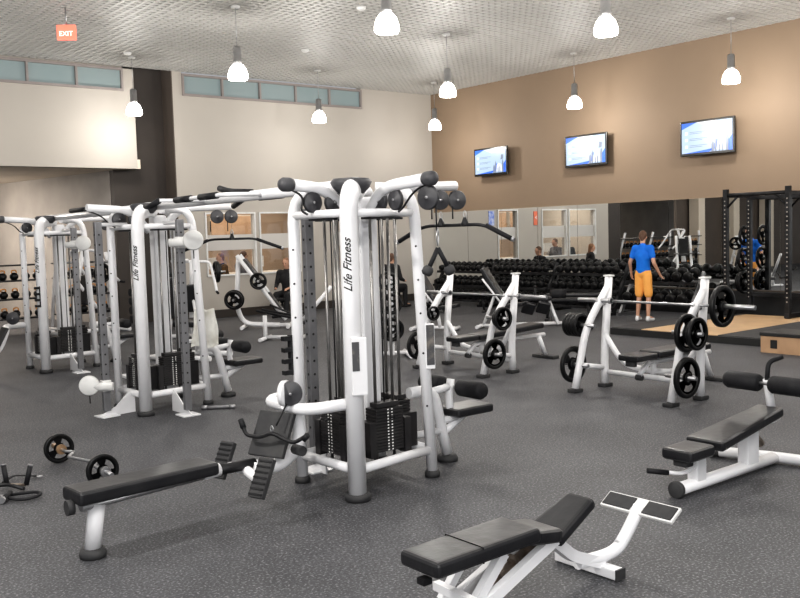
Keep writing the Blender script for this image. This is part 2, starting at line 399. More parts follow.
# wall sign beside the windows
t = thing('wall_sign', 'small orange red sign with a pale arrow on the cream wall', 'sign', (12.62, YN-0.012, 2.18))
MB().box((0, 0, 0), (0.17, 0.02, 0.42), bev=0.004).build('sign_plate', 'poster', t)
MB().prism([(-0.04, -0.06), (0.04, 0), (-0.04, 0.06), (-0.015, 0)], 0.004, basis((0.0, -0.012, 0.02), (1, 0, 0), (0, 0, 1))).build('arrow', 'paper', t)
t = thing('poster', 'small blue and white notice pinned near the third window', 'poster', (14.5, YN-0.008, 2.2))
MB().box((0, 0, 0), (0.22, 0.012, 0.42)).build('sheet', 'posterb', t)

# exit sign hanging from the ceiling
t = thing('exit_sign', 'glowing red exit sign hung below the grid ceiling', 'sign', (5.28, 14.9, 5.20), -0.6)
MB().box((0, 0, 0), (0.30, 0.06, 0.24), bev=0.012).build('housing', 'exitred', t)
MB().cyl((0, 0, 0.12), (0, 0, 0.40), 0.012).build('stem', 'steel', t)
text_obj('EXIT', 0.21, 'exitwhite', basis((0, -0.033, -0.02), (1, 0, 0), (0, 0, 1)), 'lettering', t, shear=0, bold=0.01)

# smoke detectors
for i, (xx, yy) in enumerate([(9.3, 12.4), (7.5, 17.8), (10.4, 15.8)]):
    t = thing('smoke_detector', ['small round white detector on the ceiling near the middle pendants',
        'small round white detector on the ceiling by the dark column',
        'small round white detector on the ceiling toward the far wall windows'][i], 'smoke detector', (xx, yy, H-0.05))
    MB().lathe([(0, 0), (0.05, 0), (0.075, 0.02), (0.08, 0.05), (0, 0.05)]).build('cover', 'paper', t)

# ------------------------------------------------------------------ pendants
pend = [(7.45, 9.40, 'large pendant lamp at the top centre over the main tower'),
        (10.10, 8.00, 'brightest pendant lamp, cut short against the ceiling in front of the tan wall'),
        (15.56, 9.47, 'pendant lamp hanging above and right of the right television'),
        (15.57, 13.20, 'pendant lamp hanging left of the middle television top'),
        (11.90, 13.20, 'pendant lamp just right of the wall corner, the higher of two'),
        (15.40, 17.60, 'small pendant lamp at the wall corner, the lower of two'),
        (11.90, 17.60, 'pendant lamp hanging in front of the far clerestory windows'),
        (7.52, 13.43, 'pendant lamp hanging left of the far clerestory windows'),
        (7.75, 18.20, 'pendant lamp hanging in front of the dark column')]
def pendant(loc, label, scale=1.0):
    t = thing('pendant_lamp', label, 'pendant lamp', (loc[0], loc[1], 4.42))
    z0 = 0
    MB().lathe([(0.0, 0.01), (0.145, 0.0), (0.163, 0.03), (0.158, 0.10), (0.132, 0.18), (0.09, 0.235), (0.065, 0.25), (0.0, 0.25), ], seg=28).build('glass_dome', 'lamp', t)
    MB().lathe([(0.0, 0.24), (0.075, 0.24), (0.078, 0.30), (0.068, 0.31), (0.068, 0.50), (0.05, 0.53), (0.0, 0.53)], seg=24).build('socket_housing', 'lampsteel', t)
    MB().cyl((0, 0, 0.52), (0, 0, H-4.42), 0.007, seg=6).build('cord', 'steel', t)
    MB().lathe([(0, 0), (0.07, 0.0), (0.075, 0.03), (0, 0.03)], origin=(0, 0, H-4.42-0.03)).build('canopy', 'offwhite', t)
    return t
for x_, y_, l_ in pend: pendant((x_, y_), l_)
def plight(loc, w, r=0.16, col=(1.0, 0.965, 0.92)):
    l = bpy.data.lights.new('pendant_or_fill_glow', 'POINT'); l.energy = w; l.shadow_soft_size = r; l.color = col
    o = bpy.data.objects.new('pendant_or_fill_glow', l); o.location = loc; C.objects.link(o); return o
for x_, y_, _ in pend: plight((x_, y_, 4.15), 56 if (x_ > 15 or y_ > 17) else (150 if y_ == 8.0 else 90))
for x_, y_ in [(3.6, 5.6), (7.4, 5.4), (11.7, 5.4), (15.5, 5.5), (3.6, 1.6), (7.4, 1.4), (11.7, 1.2), (3.6, 9.4), (3.6, 13.4), (3.6, 17.8), (-0.5, 5.5), (-0.5, 1.5), (-0.5, 9.5), (-0.5, 14)]:
    plight((x_, y_, 4.22), 430 if (x_, y_) == (-0.5, 5.5) else 50 if x_ < 5 else 110)
def area(loc, rot, sx, sy, w, col=(1, 1, 1)):
    l = bpy.data.lights.new('area', 'AREA'); l.shape = 'RECTANGLE'; l.size = sx; l.size_y = sy; l.energy = w; l.color = col
    o = bpy.data.objects.new('area', l); o.location = loc; o.rotation_euler = rot; C.objects.link(o); return o
area((1.0, 0.5, 5.3), (math.radians(25), 0, math.radians(-35)), 6, 4, 270, (1, 0.98, 0.96))  # added soft fill high above the camera, no fixture modelled on it
area((-0.6, -1.6, 2.4), (math.radians(86), 0, math.radians(-38)), 4.5, 2.5, 130, (1, 0.99, 0.98))  # added frontal fill behind the camera to brighten the upright posts
area((11.5, 20.8, 2.9), (0, 0, 0), 4, 1.6, 62, (1, 0.93, 0.84))
area((4.2, 22.8, 3.33), (0, 0, 0), 3, 2, 150, (1, 0.9, 0.8))
plight((5.0, 23.8, 2.9), 90, 0.15, (1, 0.92, 0.84))  # added point fill to brighten the side hall; no pendant hangs here

# ------------------------------------------------------------------ televisions
def tv(y0, y1, z0, z1, label):
    y0, y1, z0, z1 = y0*0.987, y1*0.987, 1.85+(z0-1.85)*0.987, 1.85+(z1-1.85)*0.987
    w = y0-y1; h = z1-z0
    t = thing('television', label, 'television', (XE-0.22, (y0+y1)/2, (z0+z1)/2), 0)
    MB().box((0.02, 0, 0), (0.05, w, h), bev=0.012).build('bezel', 'bezel', t)
    MB().box((0.135, 0, 0), (0.18, 0.30, 0.25), bev=0.01).build('wall_bracket', 'blackm', t)
    sw, sh = w-0.09, h-0.10
    scr = MB().box((-0.007, 0, 0.005), (0.006, sw, sh))
    # picture: y axis is mirrored so that +u reads left to right for a viewer facing the wall
    def q(u0, v0, u1, v1, pts=None):
        pass
    B = basis((-0.0105, sw/2, -sh/2+0.005), (0, -1, 0), (0, 0, 1))
    blue = MB()
    blue.prism([(0, sh), (0, sh*0.80), (sw*0.30, sh)], 0.001, B)
    blue.prism([(sw*0.05, 0), (sw*0.55, 0), (sw*0.72, sh*0.42), (sw*0.70, sh*0.12)], 0.001, B)
    blue.prism([(sw*0.93, sh*0.35), (sw, sh*0.5), (sw, 0), (sw*0.90, 0)], 0.001, B)
    wm = MB(); B2 = basis((-0.0125, sw/2, -sh/2+0.005), (0, -1, 0), (0, 0, 1))
    wm.prism([(sw*0.30, sh), (sw*0.55, sh*0.83), (sw*0.75, sh*0.86), (sw*0.70, sh)], 0.001, B2)
    for i in range(3):
        zc = sh*(0.66-0.22*i)
        wm.prism([(sw*0.07, zc-0.03), (sw*0.12, zc-0.03), (sw*0.12, zc+0.03), (sw*0.07, zc+0.03)], 0.001, B2)
    wm.prism([(sw*0.70, sh*0.05), (sw*0.88, sh*0.05), (sw*0.86, sh*0.32), (sw*0.78, sh*0.40), (sw*0.72, sh*0.30)], 0.001, B2)
    gm_ = MB(); B3 = basis((-0.0145, sw/2, -sh/2+0.005), (0, -1, 0), (0, 0, 1))
    for i in range(3):
        zc = sh*(0.66-0.22*i)
        for k2 in range(2):
            z_ = zc+0.018-0.03*k2; e = sw*(0.52-0.1*k2)
            gm_.prism([(sw*0.16, z_-0.005), (e, z_-0.005), (e, z_+0.005), (sw*0.16, z_+0.005)], 0.001, B3)
    for u, w2, h2 in ((0.60, 0.05, 0.35), (0.66, 0.04, 0.5), (0.74, 0.03, 0.25), (0.80, 0.03, 0.3), (0.88, 0.05, 0.55)):
        gm_.prism([(sw*u, 0), (sw*(u+w2), 0), (sw*(u+w2), sh*h2*0.8), (sw*(u+w2/2), sh*h2), (sw*u, sh*h2*0.7)], 0.001, B3)
    gm_.prism([(sw*0.84, sh*0.52), (sw*0.92, sh*0.55), (sw*0.93, sh*0.72), (sw*0.86, sh*0.74)], 0.001, B3)
    scr.build('screen', 'screen', t, extra=[(blue, 'screenblue'), (wm, 'screenwhite'), (gm_, 'screengrey')])
tv(17.61, 16.41, 3.26, 3.97, 'wall television showing a blue and white slide, nearest the wall corner')
tv(14.51, 13.28, 3.26, 3.99, 'middle of three wall televisions on the tan wall')
tv(11.37, 10.12, 3.26, 3.98, 'largest looking wall television, above the man in blue and the squat rack')

# ------------------------------------------------------------------ cable towers
def pulley(parent, c, r=0.08, axis=(0, 1, 0), w=0.035, mat='wheel', name='pulley'):
    h = w/2
    o = MB().lathe([(0, -h-0.006), (r*0.22, -h-0.006), (r*0.25, -h), (r*0.9, -h), (r, -h*0.6), (r*0.9, 0), (r, h*0.6), (r*0.9, h), (r*0.25, h), (r*0.22, h+0.006), (0, h+0.006)],
        origin=c, axis=axis, seg=24).build(name, mat, parent)
    MB().lathe([(0, -h-0.012), (r*0.12, -h-0.012), (r*0.12, h+0.012), (0, h+0.012)], origin=c, axis=axis, seg=10).build('axle', 'steel', o)
    return o

def weight_stack(parent, c, face, w=0.25, d=0.13, h=0.36, z0=0.26, n=14):
    """face: unit vector pointing outward"""
    f = V(face); s_ = V((-f.y, f.x, 0))
    ang = math.atan2(f.y, f.x) - PI/2
    m = MB(); ph = h/n
    for i in range(n):
        m.box((c[0], c[1], z0+ph*(i+0.5)), (w, d, ph*0.86), rot=(0, 0, ang), bev=0.002, seg=1)
    m.box((c[0], c[1], z0+h+0.02), (w*0.8, d*0.7, 0.035), rot=(0, 0, ang), bev=0.004)
    o = m.build('weight_stack', 'stack', parent)
    dm = MB()
    for i in range(n):
        for k in (-0.018, 0.018):
            p = V((c[0], c[1], z0+ph*(i+0.5))) + f*(d/2+0.0012) + s_*k
            dm.box(p, (0.012, 0.003, ph*0.42), rot=(0, 0, ang))
    lb = dm.build('number_labels', 'paper', o)
    # stepped steel guard
    p = V((c[0], c[1], 0)) - f*0.02
    for sd, hh in ((1, 0.26), (-1, 0.26)):
        q = p + s_*sd*(w/2+0.035)
        MB().box((q.x, q.y, z0-0.03+hh/2), (0.06, d+0.06, hh), rot=(0, 0, ang), bev=0.004).build('stack_guard', 'stack', parent)
    pn = V((c[0], c[1], z0+h*0.80)) + f*(d/2+0.02)
    MB().cyl(pn - f*0.03, pn+f*0.03, 0.012, seg=8).build('selector_pin', 'blackm', parent)
    for sd in (-1, 1):
        q = V((c[0], c[1], 0)) + s_*sd*w*0.32
        MB().cyl((q.x, q.y, 0.18), (q.x, q.y, 2.0), 0.0115, seg=10).build('guide_rod', 'chrome', parent)
    MB().cyl((c[0], c[1], z0+h), (c[0], c[1], 1.95), 0.006, seg=6).build('cable', 'blackm', parent)

HX, HY = 0.40, 0.37
def bolts(x0, y0, x1, y1):
    b = MB()
    for zz in (0.55, 0.95, 1.25, 1.5, 1.75):
        dv = V((-1, -1, 0)).normalized(); kz = zz/2.1
        bx_, by_ = x0*(1-kz)+x1*kz, y0*(1-kz)+y1*kz
        b.cyl(V((bx_, by_, zz))+dv*0.03, V((bx_, by_, zz))+dv*0.046, 0.008, seg=8)
    return b
def tower(loc, label, opts):
    t = thing('cable_tower', label, 'gym machine', loc)
    mx_, my_ = -0.38, -0.385
    MB().tube([(mx_, my_, 0.05), (mx_, my_, 1.6), (mx_+0.01, my_+0.01, 2.07), (mx_+0.10, my_+0.10, 2.165), (-0.05, -0.05, 2.185)], 0.064, 0.083, seg=20, rad=0.14, up=(1, 1, 0)).build('main_post', 'white', t)
    MB().lathe([(0, 0), (0.09, 0), (0.094, 0.03), (0.085, 0.055), (0, 0.055)], origin=(mx_, my_, 0)).build('rubber_foot', 'rubber', t)
    for (x0, y0), (x1, y1) in (((-0.40, 0.29), (-0.41, 0.27)), ((0.40, -0.28), (0.31, -0.25)), ((0.40, 0.36), (0.36, 0.34))):
        pm = MB(); pm.tube([(x0, y0, 0.04), (x0*0.2+x1*0.8, y0*0.2+y1*0.8, 1.7), (x1, y1, 2.17), (x1*0.3, y1*0.3, 2.19)], 0.043, seg=12, rad=0.22)
        pm.build('post', 'white', t, extra=[(bolts(x0, y0, x1, y1), 'blackm')])
        MB().lathe([(0, 0), (0.058, 0), (0.06, 0.03), (0.05, 0.05), (0, 0.05)], origin=(x0, y0, 0)).build('rubber_foot', 'rubber', t)
    MB().box((0.035, 0.02, 1.15), (0.155, 0.155, 1.95), bev=0.03, seg=3).build('core_column', 'white', t)
    MB().lathe([(0, -0.03), (0.09, -0.03), (0.13, 0.01), (0.15, 0.05), (0.13, 0.075), (0, 0.085)], origin=(-0.20, -0.18, 2.17), seg=28).build('crown_cap', 'wheel', t)
    bf = MB()
    R = [(-0.38, -0.385), (0.39, -0.28), (0.39, 0.36), (-0.40, 0.29)]
    for i in range(4):
        a, b = R[i], R[(i+1) % 4]
        bf.tube([(a[0], a[1], 0.21), (b[0], b[1], 0.21)], 0.03, 0.035, seg=10)
    bf.build('base_frame', 'white', t)
    tf = MB(); R = [(-0.38, -0.385), (0.31, -0.25), (0.36, 0.34), (-0.41, 0.27)]
    for i in range(4):
        a, b = R[i], R[(i+1) % 4]
        tf.tube([(a[0], a[1], 2.0), (b[0], b[1], 2.0)], 0.028, 0.03, seg=10)
    tf.build('top_frame', 'white', t)
    for i in range(4):
        a, b = R[i], R[(i+1) % 4]
        MB().box(((a[0]+b[0])/2*0.93, (a[1]+b[1])/2*0.93, 1.962), (max(abs(a[0]-b[0])*0.45, 0.05), max(abs(a[1]-b[1])*0.45, 0.05), 0.016), bev=0.003).build('rod_plate', 'blackm', t)
    # logo on the main post, reading upward
    outn = V((-0.75, -0.66, 0)).normalized()
    up = V((0, 0, 1)); yd = V((outn.y, -outn.x, 0))       # letter height direction (points to the left of a viewer reading upward)
    base = V((mx_, my_, opts.get('logo_z', 1.66))) + outn*0.082
    text_obj('Life Fitness', opts.get('logo_len', 0.37), 'logo', basis(base, up, up.cross(outn)*-1 if False else outn.cross(up)*1.0), 'logo', t, shear=0.45, bold=0.012)
    # stations
    st = opts['stations']
    face = dict(W=(-1, 0, 0), S=(0, -1, 0), E=(1, 0, 0), N=(0, 1, 0))
    for k in st:
        f = V(face[k]); s_ = V((-f.y, f.x, 0)); reach = (HX if abs(f.x) else 0.32) - 0.12
        weight_stack(t, tuple(f*reach + s_*0.02), f, h=0.32)
        rail_ = V(f*(reach+0.02) + s_*0.19)
    # horns
    def horn(dirv, L, z=2.20, caps=True, z0=1.95):
        d = V(dirv)
        MB().tube([V((0, 0, z0))+d*0.08, V((0, 0, z-0.02))+d*0.27, V((0, 0, z+0.01))+d*L], 0.042, seg=14, rad=0.16).build('horn', 'white', t)
        if caps:
            e = V((0, 0, z+0.01))+d*L
            MB().lathe([(0, -0.02), (0.046, -0.02), (0.05, 0.0), (0.05, 0.055), (0.035, 0.078), (0, 0.085)], origin=e, axis=d, seg=16).build('end_cap', 'wheel', t)
    for k, L in opts.get('horns', {}).items():
        f = V(face[k]); s_ = V((-f.y, f.x, 0)); horn(f, L, caps=not opts.get('nocap'))
        for j, q in enumerate((0.40, 0.22)):
            pulley(t, V((0, 0, 2.085)) + f*(q+0.02) + s_*0.01, 0.075, tuple(s_))
        MB().tube([V((0, 0, 2.19))+f*(L+0.03), V((0, 0, 2.13))+f*(L*0.80), V((0, 0, 2.03))+f*(0.52), V((0, 0, 2.0))+f*0.46], 0.008, seg=6, rad=0.12).build('cable', 'blackm', t)
    if 'drop' in opts:           # high pulley at the end of the south horn with a cable down
        L, z = opts['drop']
        p1 = V((0.02, -L, 2.085))
        pulley(t, p1, 0.085, (1, 0.25, 0), w=0.03)
        MB().cyl(p1+V((0.06, -0.01, -0.05)), (0.07, -L-0.02, z), 0.006, seg=6).build('cable', 'blackm', t)
    if 'lat' in opts:
        L = opts['lat']
        MB().tube([(0.10, 0, 2.0), (0.30, 0, 2.20), (L, 0, 2.215)], 0.040, seg=14, rad=0.15).build('lat_arm', 'white', t)
        for q in (L-0.01, L-0.19):
            pulley(t, (q, -0.03, 2.10), 0.078, (0.3, 1, 0), w=0.03)
        for q in (L-0.06, L-0.28):
            MB().cyl((q, -0.03, 2.05), (q, -0.03, opts['latz']+0.03), 0.006, seg=6).build('cable', 'blackm', t)
    if 'placard' in opts:
        nrm = V((-0.42, -0.907, 0))
        pc = V((mx_, my_, 0.95)) + nrm*0.08 + V((0.907, -0.42, 0))*0.025
        o = MB().box(pc, (0.11, 0.035, 0.40), rot=(0, 0, -0.434), bev=0.008).build('instruction_placard', 'white', t)
        MB().box(pc+nrm*0.019+V((-0.907, 0.42, 0))*0.025+V((0, 0, 0.07)), (0.05, 0.004, 0.20), rot=(0, 0, -0.434)).build('placard_print', 'sign', o)
        pc = V((0.38, -0.27, 1.00)) + nrm*0.055
        o = MB().box(pc+V((0.02, 0, 0)), (0.07, 0.02, 0.34), rot=(0, 0, -0.434), bev=0.005).build('instruction_placard', 'white', t)
        MB().box(pc+V((0.02, 0, 0.01))+nrm*0.011, (0.06, 0.004, 0.30), rot=(0, 0, -0.434)).build('placard_print', 'sign', o)
    if opts.get('holder'):
        hx, hy, hz = opts['holder']
        m = MB(); m.box((hx, hy, hz), (0.035, 0.05, 0.30), bev=0.006)
        for i in range(4): m.box((hx-0.04, hy, hz-0.13+0.085*i), (0.07, 0.05, 0.035), bev=0.006)
        m.build('accessory_holder', 'blackm', t)
    for (x0, y0, zc, big) in opts.get('rails', []):
        m = MB(); m.box((x0, y0, 1.06), (0.075, 0.06, 2.0), bev=0.006)
        hm = MB()
        for i in range(16):
            zz = 0.35+i*0.105
            hm.cyl((x0-0.040, y0, zz), (x0-0.036, y0, zz), 0.010, seg=8)
            hm.cyl((x0, y0-0.033, zz), (x0, y0-0.029, zz), 0.010, seg=8)
        m.build('pulley_rail', 'rail', t, extra=[(hm, 'logo')])
        if zc:
            rt_ = V((0.78, -0.625, 0))      # sideways along the swivel arm
            sgn = -1 if x0 < -0.42 else 1
            MB().box((x0, y0, zc), (0.10, 0.085, 0.12), bev=0.012).build('carriage', 'offwhite', t)
            MB().tube([V((x0, y0, zc))-rt_*sgn*0.10+V((-0.04, -0.05, 0.0)), V((x0, y0, zc))+rt_*sgn*0.13+V((-0.04, -0.05, 0.0))], 0.035, 0.045, seg=10).build('swivel_arm', 'offwhite', t)
            c_ = V((x0, y0, zc)) + rt_*sgn*0.15 + V((-0.05, -0.07, 0.02))
            MB().lathe([(0, -0.022), (0.095, -0.022), (0.105, -0.014), (0.09, 0), (0.105, 0.014), (0.095, 0.022), (0, 0.022)], origin=c_, axis=(0.45, 0.9, 0), seg=24).build('swivel_pulley', 'offwhite', t)
            MB().tube([c_+V((0, 0, -0.06)), c_+V((0, 0, -0.19))], 0.006, seg=6).build('cable', 'blackm', t)
        # gusset foot linking the rail to the tower
        cx_, cy_ = (-HX, y0*0.6) if x0 < -HX-0.02 else (x0, HY if y0 > 0 else -HY)
        px_, py_ = V((x0, y0)) if False else (x0, y0)
        dirx = V((cx_-px_, cy_-py_, 0)); L = max(dirx.length, 0.1); dirx.normalize()
        bs = basis((px_, py_, 0.0), dirx, (0, 0, 1))
        MB().prism([(-0.10, 0), (L+0.03, 0.0), (L+0.03, 0.24), (L-0.05, 0.22), (0.10, 0.09), (-0.10, 0.015)], 0.012, bs).build('gusset_foot', 'white', t)
        MB().box((px_, py_, 0.008), (0.20, 0.20, 0.014), rot=(0, 0, math.atan2(dirx.y, dirx.x)), bev=0.003).build('foot_plate', 'white', t)
        MB().tube([(x0, y0, 2.05), (x0*0.98, y0*0.98, 2.03), (cx_*0.9, cy_*0.9, 2.03)], 0.02, seg=8).build('rail_tie', 'white', t)
    return t
TA = tower((4.05, 5.50, 0), 'white four-sided cable tower in front, with the row bench attached', dict(stations='WSEN', horns=dict(W=0.60, S=0.78), drop=(0.76, 1.86), lat=0.96, latz=1.92,
    placard=True, holder=(-HX-0.045, 0.31, 0.97), rails=[(-0.14, 0.50, 0.0, 0)], logo_z=1.65))
TB = tower((4.27, 9.60, 0), 'white cable tower in the middle of the row, with a towel on its post', dict(stations='WSE', nocap=True, horns=dict(W=0.76), lat=0.93, latz=1.90,
    rails=[(-0.70, -0.12, 0.33, 1), (-0.06, -0.72, 1.82, 1)], logo_z=1.62))
TC = tower((4.56, 13.75, 0), 'white cable tower farthest away at the far left of the row', dict(stations='WSE', horns=dict(W=0.75), lat=0.93, latz=1.90,
    holder=(-HX-0.02, -HY-0.06, 1.10), rails=[(-0.02, -0.78, 1.82, 1)], logo_z=1.62))

# crossover beams joining the towers, with chin-up handles
def crossbeam(y0, y1, x0, x1, label, handles):
    t = thing('crossover_bar', label, 'gym machine', (0, 0, 0))
    MB().tube([(x0, y0, 2.22), (x1, y1, 2.22)], 0.045, seg=14).build('beam', 'white', t)
    if handles:
        for (u, sgn) in ((0.30, 1), (0.62, -1)):
            pass
        lp = MB(); d = V((x1-x0, y1-y0, 0)).normalized(); s_ = V((d.y, -d.x, 0))
        o = V((x0, y0, 2.22))
        lp.tube([o+d*1.30+s_*0.0, o+d*1.30+s_*-0.36, o+d*2.50+s_*-0.36, o+d*2.50+s_*0], 0.019, seg=8, rad=0.14)
        lp.tube([o+d*1.20, o+d*1.20+s_*0.26, o+d*2.35+s_*0.26, o+d*2.35], 0.017, seg=8, rad=0.14)
        lp.tube([o+d*2.45+s_*-0.5, o+d*2.45+s_*0.35], 0.017, seg=8)
        lp.build('handle_frame', 'white', t)
        for a, b, sdd, lift in ((1.50, 1.85, -0.36, 0), (2.05, 2.4, -0.36, 0), (1.45, 1.9, 0.26, 0)):
            MB().cyl(o+d*a+s_*sdd+V((0, 0, lift)), o+d*b+s_*sdd+V((0, 0, lift)), 0.03, seg=12).build('grip', 'foam', t)
        MB().tube([o+d*2.20+V((0, 0, 0.10)), o+d*2.0+V((0, 0, 0.06)), o+d*1.55+V((0, 0, 0.03))], 0.030, seg=10, rad=0.1).build('grip', 'foam', t)
        MB().tube([o+d*2.45+s_*-0.5, o+d*2.55+s_*-0.55+V((0, 0, -0.05)), o+d*2.80+s_*-0.5+V((0, 0, -0.04))], 0.028, seg=10, rad=0.05).build('grip', 'foam', t)
        MB().tube([o+d*2.45+s_*0.35, o+d*2.70+s_*0.38+V((0, 0, -0.05))], 0.028, seg=10).build('grip', 'foam', t)
    return t
crossbeam(5.65, 9.45, 4.05, 4.22, 'white overhead beam with black chin-up grips joining the front and middle towers', True)
crossbeam(9.8, 13.6, 4.27, 4.50, 'white overhead beam joining the middle and far left towers', False)
t = thing('chin_up_handle', 'black looped chin-up handle set at the far tower top', 'handle', (4.55, 11.9, 2.22))
m = MB(); m.tube([(-0.30, 0.3, 0.05), (-0.32, -0.3, 0.05), (0.30, -0.35, 0.0), (0.32, 0.3, 0)], 0.03, seg=8, rad=0.1); m.build('grip_loop', 'foam', t)
MB().cyl((0, -0.33, 0), (0, 0.3, -0.02), 0.02, seg=8).build('stem', 'steel', t)

# lat pulldown seats on the east faces
def lat_seat(loc, label):
    t = thing('lat_pulldown_seat', label, 'gym seat', loc)
    s = MB()
    s.tube([(0.42, 0, 0.60), (0.66, 0, 0.60), (0.72, 0, 0.40), (0.80, 0, 0.06)], 0.04, 0.045, seg=12, rad=0.12)
    s.tube([(0.42, 0, 0.26), (0.76, 0, 0.25)], 0.028, seg=10)
    s.tube([(0.74, 0, 0.22), (1.02, 0, 0.36)], 0.03, seg=10)
    s.tube([(0.70, 0, 0.33), (0.95, 0, 0.34)], 0.028, seg=10)
    s.build('frame', 'white', t)
    MB().tube([(0.86, 0, 0.34), (0.83, 0, 0.50), (0.86, 0, 0.66)], 0.03, 0.035, seg=10, rad=0.08).build('roller_bracket', 'white', t)
    MB().tube([(0.62, 0, 0.58), (0.86, 0, 0.60)], 0.03, seg=10).build('roller_arm', 'white', t)
    MB().lathe([(0, 0), (0.085, 0), (0.09, 0.025), (0.075, 0.05), (0, 0.05)], origin=(0.80, 0, 0), seg=18).build('rubber_foot', 'rubber', t)
    MB().cyl((0.87, -0.36, 0.60), (0.87, 0.36, 0.60), 0.014, seg=8).build('roller_axle', 'steel', t)
    for sgn in (-1, 1):
        MB().lathe([(0, 0.09), (0.055, 0.09), (0.068, 0.11), (0.07, 0.34), (0.055, 0.365), (0, 0.365)], origin=(0.87, 0, 0.60), axis=(0, sgn, 0), seg=20).build('thigh_roller', 'foam', t)
    MB().box((1.01, 0, 0.395), (0.40, 0.28, 0.07), bev=0.028, seg=3).build('seat_pad', 'vinyl', t)
    return t
lat_seat((4.05, 5.50, 0), 'black padded pulldown seat with thigh rollers on the front tower')
lat_seat((4.27, 9.60, 0), 'black padded pulldown seat with thigh rollers on the middle tower, by the towel')
lat_seat((4.56, 13.75, 0), 'black padded pulldown seat with thigh rollers on the farthest tower')

def lat_bar(loc, rz, label, n=2):
    t = thing('pulldown_bar', label, 'cable bar', loc, rz)
    L = 0.52 if n == 2 else 0.60
    MB().tube([(-L, 0, -0.12), (-0.27, 0, 0.0), (0.27, 0, 0.0), (L, 0, -0.12)], 0.0135, seg=8, rad=0.08).build('bar', 'blackm', t)
    for s in (-1, 1):
        MB().tube([(s*L, 0, -0.12), (s*0.30, 0, -0.01)], 0.019, seg=10).build('grip', 'foam', t)
        MB().cyl((s*L, 0, -0.12), (s*(L+0.02), 0, -0.127), 0.02, seg=10).build('end_cap', 'steel', t)
    for dx in ((0,) if n == 1 else (-0.11, 0.11)):
        o = MB().lathe([(0, 0.05), (0.012, 0.05), (0.035, -0.01), (0.03, -0.02), (0, -0.02)], origin=(dx, 0, 0.01), seg=14).build('swivel', 'blackm', t)
        MB().tube([(dx, 0, 0.05), (dx+0.018, 0, 0.08), (dx, 0, 0.12), (dx-0.018, 0, 0.08), (dx, 0, 0.05)], 0.004, seg=6, rad=0.02).build('snap_hook', 'steel', o)
    return t
lat_bar((4.05+0.90, 5.47, 1.90), math.radians(-72), 'wide black pulldown bar hanging by two hooks from the front tower', 2)
lat_bar((4.27+0.92, 9.57, 1.84), math.radians(-50), 'wide black pulldown bar hanging from the middle tower before the office windows', 1)

# rope / V handle on the south horn
t = thing('triceps_rope', 'black V rope handle hanging from a snap hook beside the front tower', 'cable handle', (4.12, 4.71, 1.86))
MB().tube([(0, 0, 0.02), (0.02, 0.01, -0.04), (0, 0, -0.11), (-0.02, -0.01, -0.04), (0, 0, 0.02)], 0.005, seg=6, rad=0.02).build('snap_hook', 'steel', t)
for s in (-1, 1):
    a = V((0, 0, -0.12)); b = V((s*0.065+0.0, -s*0.03, -0.26))
    o = MB().cyl(a, b, 0.016, seg=10).build('rope', 'foam', t)
    MB().lathe([(0, -0.02), (0.025, -0.02), (0.038, 0), (0.038, 0.03), (0.025, 0.045), (0, 0.045)], origin=b, axis=(b-a), seg=14).build('end_stop', 'rubber', o)

# ------------------------------------------------------------------ seated row bench
t = thing('seated_row_bench', 'long low black row bench with white leg attached to the front tower', 'gym bench', (0, 0, 0))
YB0, YB1 = 5.27, 5.42
def RB(x): return YB0 + (YB1-YB0)*(x-1.7)/1.6
MB().box((2.21, RB(2.21), 0.385), (0.93, 0.25, 0.085), rot=(0, 0, 0.08), bev=0.03, seg=4).build('seat_pad', 'vinyl', t)
MB().tube([(1.80, RB(1.8), 0.31), (2.72, RB(2.72), 0.33)], 0.034, 0.026, seg=12).build('rail', 'steel', t)
MB().cyl((1.755, RB(1.7), 0.325), (1.715, RB(1.7), 0.325), 0.045, seg=14).build('end_plug', 'rubber', t)
MB().tube([(2.62, RB(2.6), 0.34), (2.74, RB(2.7), 0.345)], 0.044, seg=12).build('collar', 'white', t)
MB().tube([(2.70, RB(2.7), 0.34), (3.02, RB(3.02), 0.33)], 0.036, seg=12).build('slide_rail', 'blackm', t)
MB().tube([(2.99, RB(3.0), 0.31), (3.22, RB(3.2), 0.26), (3.42, RB(3.4), 0.40), (3.40, RB(3.4), 0.64), (3.30, RB(3.3), 0.70)], 0.05, seg=14, rad=0.14).build('arm', 'white', t)
MB().tube([(3.66, 5.86, 0.66), (3.36, 5.80, 0.66), (3.34, 5.25, 0.66), (3.66, 5.14, 0.68)], 0.042, seg=12, rad=0.15).build('cross_tube', 'white', t)
MB().tube([(1.86, RB(1.86), 0.05), (1.90, RB(1.9), 0.31)], 0.05, 0.045, seg=14).build('leg', 'white', t)
MB().lathe([(0, 0), (0.075, 0), (0.08, 0.025), (0.068, 0.055), (0, 0.055)], origin=(1.86, RB(1.86), 0)).build('rubber_foot', 'rubber', t)
MB().box((3.20, 5.45, 0.49), (0.035, 0.30, 0.32), rot=(0, 0.5, 0.35), bev=0.008).build('backstop_plate', 'rubber', t)
MB().cyl((3.28, RB(3.2)-0.12, 0.40), (3.28, RB(3.2)-0.22, 0.40), 0.035, seg=12).build('roller_stub', 'rubber', t)
for s, yy in ((-1, 5.05), (1, 5.66)):
    o = MB().box((2.88 if s < 0 else 2.93, yy, 0.32), (0.04, 0.12, 0.26), rot=(0, 0.5, 0.3), bev=0.008).build('foot_pad', 'rubber', t)
    tr = MB()
    for i in range(7):
        zz = -0.11+0.036*i
        Mr = Euler((0, 0.5, 0.3)).to_matrix(); pp = V((2.88 if s < 0 else 2.93, yy, 0.32)) + Mr @ V((-0.022, 0, zz))
        tr.box(pp, (0.008, 0.11, 0.012), rot=(0, 0.5, 0.3))
    tr.build('tread_ribs', 'blackm', o)
